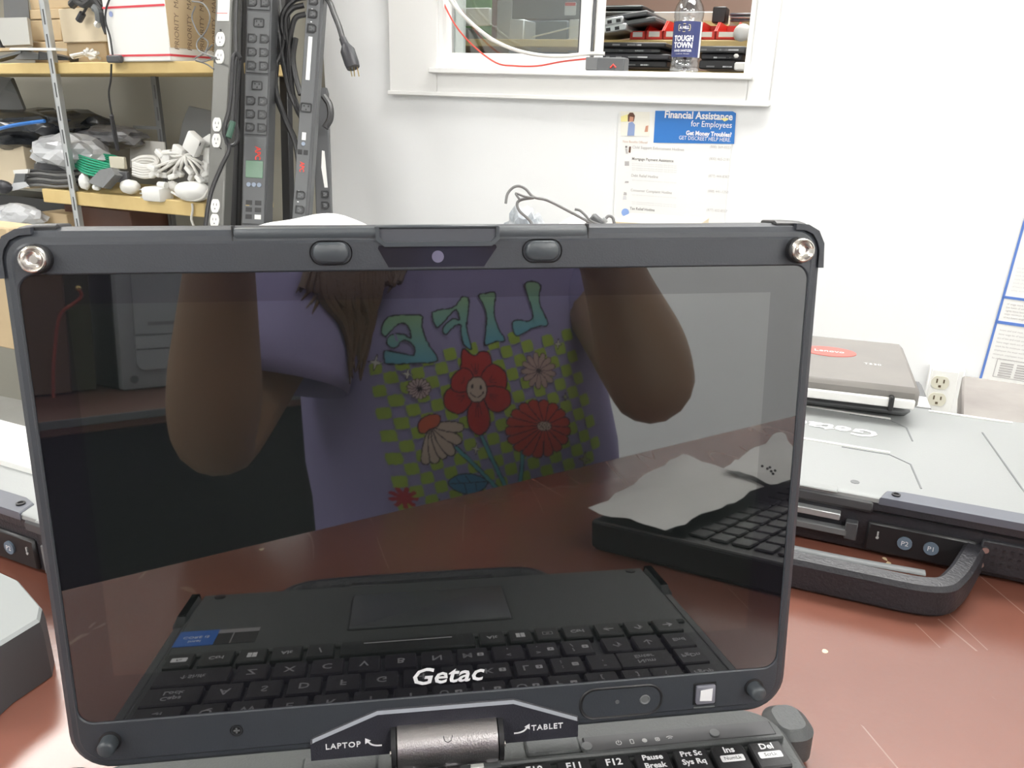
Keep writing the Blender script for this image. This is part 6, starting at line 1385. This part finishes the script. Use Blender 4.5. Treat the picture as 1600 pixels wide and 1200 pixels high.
# print on the shirt: artwork drawn on an art grid (x right, y down), then laid on the chest
print_plane_n = PFm.Y
def art_raster():
    Wd_, Hd_ = 370, 400; ox, oy = 580, 425                 # art units
    yy, xx = np.mgrid[0:Hd_, 0:Wd_].astype(float); X = xx + ox; Y = yy + oy
    img = np.zeros((Hd_, Wd_, 4))
    def put(mask, col):
        img[mask, :3] = col; img[mask, 3] = 1
    def inside(pts):
        m_ = np.zeros(X.shape, bool); n_ = len(pts)
        for i in range(n_):
            x1, y1 = pts[i]; x2, y2 = pts[(i + 1) % n_]
            if y1 == y2: continue
            c_ = ((y1 > Y) != (y2 > Y)) & (X < (x2 - x1) * (Y - y1) / (y2 - y1) + x1); m_ ^= c_
        return m_
    def line(pts, w_, col, closed=False):
        pts = list(pts) + ([pts[0]] if closed else []); d = np.full(X.shape, 1e9)
        for (x1, y1), (x2, y2) in zip(pts, pts[1:]):
            L_ = max((x2 - x1) ** 2 + (y2 - y1) ** 2, 1e-9); t_ = np.clip(((X - x1) * (x2 - x1) + (Y - y1) * (y2 - y1)) / L_, 0, 1)
            d = np.minimum(d, np.hypot(X - x1 - t_ * (x2 - x1), Y - y1 - t_ * (y2 - y1)))
        put(d < w_, col)
    def sm(pts, k=4, closed=True):
        q = [Vector((p[0], p[1], 0)) for p in pts]; out = []; n_ = len(q)
        for i in range(n_ if closed else n_ - 1):
            a, b, c, d = (q[(i - 1) % n_], q[i], q[(i + 1) % n_], q[(i + 2) % n_]) if closed else (q[max(i - 1, 0)], q[i], q[i + 1], q[min(i + 2, n_ - 1)])
            for j in range(k):
                t_ = j / k; p = .5 * ((2 * b) + (c - a) * t_ + (2 * a - 5 * b + 4 * c - d) * t_ * t_ + (3 * b - a - 3 * c + d) * t_ ** 3); out.append((p.x, p.y))
        if not closed: out.append((pts[-1][0], pts[-1][1]))
        return out
    GR, RED, DK, PAL, TEAL, ORG, PNK = (.36, .50, .07), (.50, .035, .035), (.035, .02, .035), (.62, .50, .42), (.13, .42, .50), (.62, .12, .06), (.50, .36, .34)
    # checkerboard on a bilinear patch
    A_, B_, C_, D_ = np.array((590., 572.)), np.array((890., 496.)), np.array((948., 716.)), np.array((638., 806.))
    def fwd(u, v): return A_ * (1 - u) * (1 - v) + B_ * u * (1 - v) + C_ * u * v + D_ * (1 - u) * v
    nu, nv = 18, 13
    for i in range(nu):
        for j in range(nv):
            if (i + j) % 2: continue
            if j == 0 and i > 13: continue
            e = .02
            q = [fwd((i + a) / nu, (j + b) / nv) for a, b in ((e, e), (.5, -.03), (1 - e, e), (1.03, .5), (1 - e, 1 - e), (.5, 1.03), (e, 1 - e), (-.03, .5))]
            put(inside([tuple(p) for p in q]), GR)
    def star(x, y, r, col=(.72, .70, .66)):
        pts = []
        for k in range(8): a = k * PI / 4 + .1; rr_ = r if k % 2 == 0 else r * .28; pts.append((x + rr_ * math.sin(a) * (.75 if k % 4 else 1), y - rr_ * math.cos(a)))
        line(pts, .9, DK, True); put(inside(pts), col)
    # stems and leaf
    for pts in (((748, 680), (765, 715), (792, 768)), ((712, 700), (745, 732), (782, 770)), ((812, 706), (812, 735), (808, 765))):
        s_ = sm(pts, 5, False); line(s_, 3.6, DK); line(s_, 2.5, TEAL)
    lf = sm([(702, 756), (715, 743), (738, 741), (760, 752), (752, 766), (733, 773), (714, 768)]); put(inside(lf), (.08, .25, .45)); line(lf, .9, DK, True); line([(704, 757), (730, 755), (760, 752)], .7, DK)
    for a, b in (((720, 756), (712, 746)), ((735, 755), (726, 743)), ((726, 756), (730, 771)), ((742, 754), (744, 768))): line([a, b], .6, DK)
    # big smiling flower
    cx_, cy_ = 740, 606
    for a, l_, w_ in ((-3, 62, 20), (62, 50, 22), (118, 56, 20), (176, 72, 17), (238, 54, 21), (298, 40, 20)):
        aa = math.radians(a); d = (math.sin(aa), -math.cos(aa)); n_ = (-d[1], d[0])
        if a == -3: pts = [(720, 592), (716, 570), (720, 545), (736, 556), (747, 549), (760, 552), (764, 570), (758, 592)]
        else: pts = [(cx_ + d[0] * l_ * f_ + n_[0] * w_ * g_, cy_ + d[1] * l_ * f_ + n_[1] * w_ * g_) for f_, g_ in ((.15, .3), (.5, .95), (.82, .9), (1.0, .2), (1.0, -.3), (.82, -.95), (.5, -.9), (.15, -.3))]
        pts = sm(pts); put(inside(pts), RED); line(pts, 1.0, DK, True)
        for g_ in (-.28, 0, .28): line([(cx_ + d[0] * 22 + n_[0] * 5 * g_, cy_ + d[1] * 22 + n_[1] * 5 * g_), (cx_ + d[0] * l_ * .62 + n_[0] * w_ * g_, cy_ + d[1] * l_ * .62 + n_[1] * w_ * g_)], .5, DK)
    fc = [(cx_ + 15.5 * math.cos(k * PI / 14), cy_ + 2 + 20 * math.sin(k * PI / 14)) for k in range(28)]; put(inside(fc), PAL); line(fc, 1.0, DK, True)
    for x_, y_ in ((733, 603), (746, 605)): put(((X - x_) / 2.0) ** 2 + ((Y - y_) / 3.2) ** 2 < 1, DK)
    line(sm([(730, 613), (735, 618), (741, 620), (748, 616), (750, 611)], 4, False), .8, DK)
    # zinnia
    zx, zy = 836, 668
    for k in range(17):
        a = 2 * PI * k / 17 + .1; R1, R2 = 52, 46; cx2, cy2 = zx, zy + 1
        tip = (cx2 + R1 * math.cos(a), cy2 + R2 * math.sin(a)); hw_ = PI / 17 * 1.12
        p = [(845, 664)] + [(cx2 + R1 * f_ * math.cos(a + g_ * hw_), cy2 + R2 * f_ * math.sin(a + g_ * hw_)) for f_, g_ in ((.84, -1), (.97, -.6), (1, 0), (.97, .6), (.84, 1))]
        put(inside(p), (.55, .06, .045)); line(p, .8, DK, True)
    oc = ((X - 845) / 11) ** 2 + ((Y - 665) / 7) ** 2; put(oc < 1.15, DK); put(oc < 1, PAL)
    for k in range(14): a = k * 2.4; r_ = .25 + .06 * k * .8; put(((X - 845 - 11 * min(r_, .85) * math.cos(a)) ** 2 + (Y - 665 - 7 * min(r_, .85) * math.sin(a)) ** 2) < 1.0, DK)
    # drooping daisy
    for (x1, y1), w_ in zip(((668, 728), (682, 726), (695, 718), (708, 712), (718, 692), (722, 668)), (9, 9, 9, 9, 9, 9)):
        x0_, y0_ = 676, 665; dx, dy = x1 - x0_, y1 - y0_; l_ = math.hypot(dx, dy); d = (dx / l_, dy / l_); n_ = (-d[1], d[0])
        p = sm([(x0_ + d[0] * l_ * f_ + n_[0] * w_ * g_, y0_ + d[1] * l_ * f_ + n_[1] * w_ * g_) for f_, g_ in ((0, .3), (.5, .9), (.9, .75), (1, 0), (.9, -.75), (.5, -.9), (0, -.3))]); put(inside(p), PAL); line(p, .9, DK, True)
    p = sm([(656, 672), (657, 660), (668, 650), (682, 648), (688, 654), (684, 666), (672, 672), (666, 678), (659, 678)]); put(inside(p), ORG); line(p, .9, DK, True)
    # pale daisies
    def daisy(x, y, r, n_, col):
        for k in range(n_):
            a = 2 * PI * k / n_ + .2; d = (math.cos(a), math.sin(a)); m_ = (-d[1], d[0]); w_ = r * .17
            p = [(x + d[0] * r * f_ + m_[0] * w_ * g_, y + d[1] * r * f_ + m_[1] * w_ * g_) for f_, g_ in ((.1, .2), (.55, 1), (.9, .8), (1, 0), (.9, -.8), (.55, -1), (.1, -.2))]; put(inside(p), col); line(p, .5, DK, True)
        put((X - x) ** 2 + (Y - y) ** 2 < (r * .12) ** 2, DK)
    daisy(656, 608, 17, 16, (.60, .45, .48)); daisy(838, 579, 29, 13, PNK)
    # corner flower
    for k in range(9): a = 2 * PI * k / 9; line([(643, 784), (643 + 15 * math.cos(a), 784 + 15 * math.sin(a))], 3.0, (.45, .03, .05))
    star(599, 569, 13); star(640, 586, 9); star(872, 538, 8); star(741, 701, 9); star(880, 620, 6, (.5, .55, .3)); star(912, 718, 13, (.38, .40, .20)); star(689, 790, 8)
    # lettering: L I F E, mirrored in the screen so it is drawn as it appears
    def letter(pts, y0, y1):
        s_ = sm(pts, 3); mk = inside(s_)
        t_ = np.clip((Y - y0) / (y1 - y0), 0, 1)[..., None]; c_ = np.array((.30, .52, .30)) * (1 - t_) + np.array((.14, .42, .58)) * t_
        img[mk, :3] = c_[mk]; img[mk, 3] = 1; line(s_, 1.1, DK, True)
    def lt(pts, y0, y1): # straight outlines
        mk = inside(pts); t_ = np.clip((Y - y0) / (y1 - y0), 0, 1)[..., None]; c_ = np.array((.30, .52, .30)) * (1 - t_) + np.array((.14, .42, .58)) * t_
        img[mk, :3] = c_[mk]; img[mk, 3] = 1; line(pts, 1.1, DK, True)
    E = [(606, 521), (606, 512), (612, 500), (624, 494), (660, 493), (661, 505), (666, 532), (682, 563), (650, 568), (616, 571), (611, 562), (612, 550), (624, 551), (645, 556), (650, 552), (648, 540), (640, 533), (633, 536), (630, 543), (622, 545), (615, 538), (617, 528), (626, 523), (638, 524), (646, 529), (645, 516), (640, 506), (630, 509), (620, 519), (612, 527)]
    F_ = [(676, 488), (706, 481), (716, 470), (722, 464), (730, 466), (731, 480), (727, 504), (728, 520), (733, 545), (721, 538), (717, 518), (718, 508), (710, 508), (702, 516), (695, 523), (690, 518), (694, 508), (706, 498), (716, 500), (712, 484), (700, 494), (690, 506), (681, 511)]
    I_ = [(746, 462), (758, 458), (771, 457), (772, 470), (770, 490), (776, 512), (786, 532), (770, 534), (754, 539), (756, 518), (758, 496), (754, 478)]
    L_ = [(818, 444), (830, 440), (843, 446), (841, 462), (844, 480), (856, 506), (842, 510), (830, 513), (805, 525), (798, 506), (806, 500), (822, 502), (831, 496), (828, 478), (822, 460)]
    for q, a, b in ((E, 495, 570), (F_, 465, 545), (I_, 458, 538), (L_, 442, 524)): lt(sm(q, 3), a, b)
    return img, ox, oy
art, AX, AY = art_raster()
# art grid -> chest: the four corners of the artwork on the chest plane
def chest_uv(x, y):
    p = r_plane(x, y, BO + PFm.Y * -.004, PFm.Y) - BO; return np.array((p.dot(PFm.X), p.z))
src = [(585, 430), (945, 430), (945, 820), (585, 820)]; dst = [chest_uv(*p) for p in src]
Am = []; Bm = []
for (x, y), (u, v) in zip(dst, src): Am += [[x, y, 1, 0, 0, 0, -u * x, -u * y], [0, 0, 0, x, y, 1, -v * x, -v * y]]; Bm += [u, v]
Hh = np.append(np.linalg.solve(np.array(Am), np.array(Bm)), 1).reshape(3, 3)
us = [d[0] for d in dst]; vs_ = [d[1] for d in dst]; stp = .00085
U_ = np.arange(min(us), max(us), stp); V_ = np.arange(max(min(vs_), -.08), max(vs_), stp)
verts = []; cols = []; act = {}
faces = []
q = np.einsum('ij,abj->abi', Hh, np.stack(np.meshgrid(U_, V_, indexing='ij') + [np.ones((len(U_), len(V_)))], -1)); ax_ = q[..., 0] / q[..., 2]; ay_ = q[..., 1] / q[..., 2]
ii = np.clip(np.round(ay_ - AY).astype(int), 0, art.shape[0] - 1); jj = np.clip(np.round(ax_ - AX).astype(int), 0, art.shape[1] - 1)
inb = (ay_ >= AY) & (ay_ < AY + art.shape[0] - 1) & (ax_ >= AX) & (ax_ < AX + art.shape[1] - 1)
val = art[ii, jj]; on = (val[..., 3] > .5) & inb
def vid(a, b):
    k_ = (a, b)
    if k_ not in act:
        act[k_] = len(verts); u, z = U_[a], V_[b]; verts.append(tuple(pw(u, shirt_front(u, z) + .0016, z))); c_ = val[a, b] if on[a, b] else (*SHIRT, 1); cols.append((c_[0], c_[1], c_[2], 1.0))
    return act[k_]
for a in range(len(U_) - 1):
    for b in range(len(V_) - 1):
        if on[a, b] or on[a + 1, b] or on[a, b + 1] or on[a + 1, b + 1]: faces.append((vid(a, b), vid(a + 1, b), vid(a + 1, b + 1), vid(a, b + 1)))
me = bpy.data.meshes.new('shirt_print'); me.from_pydata(verts, [], faces)
at_ = me.color_attributes.new('ink', 'FLOAT_COLOR', 'POINT'); at_.data.foreach_set('color', np.array(cols, dtype=np.float32).ravel())
link('shirt_print', me, M_print, person, sharp=180, label='printed word LIFE over a green checkerboard with flowers')

# compact camera in the hands (its lens is where the picture is taken from)
KFm = Matrix.Translation(CAM) @ ROT.to_matrix().to_4x4()
t = thing('compact_camera', 'small black compact camera held up in both hands', 'camera', CAM)
bm = new(); box(bm, -.050, .050, -.030, .030, .004, .026, .006, KFm, 2); obj('body', bm, M_black, t)
bm = new(); loops(bm, [[(r * math.cos(2 * PI * k / 28), r * math.sin(2 * PI * k / 28), z) for k in range(28)] for r, z in ((.019, .005), (.019, -.004), (.016, -.005), (.013, -.002), (.0135, .004))]); obj('lens_ring', bm, M_pdu, t, KFm)

# stool under the person
sq = pw(C0, -.14, 0)
t = thing('stool', 'black swivel stool under the seated person', 'stool', (sq.x, sq.y, ZF))
bm = new(); loops(bm, [[(sq.x + r * math.cos(2 * PI * k / 32), sq.y + r * math.sin(2 * PI * k / 32), z) for k in range(32)] for r, z in ((.15, -.41), (.18, -.40), (.185, -.37), (.17, -.345))], True, True); obj('seat', bm, M_rub, t)
bm = new(); cyl(bm, (sq.x, sq.y, ZF + .07), (sq.x, sq.y, -.40), .025, 16); obj('column', bm, M_galv, t)
for k in range(5):
    a_ = 2 * PI * k / 5; e_ = Vector((sq.x + .26 * math.cos(a_), sq.y + .26 * math.sin(a_), ZF + .03)); bm = new(); tube(bm, [Vector((sq.x, sq.y, ZF + .08)), e_], .015, 8); lg = obj('leg', bm, M_rub, t)
    bm = new(); cyl(bm, e_ + Vector((0, 0, -.03)), e_ + Vector((0, 0, .005)), .02, 12); obj('glide', bm, M_black, lg)
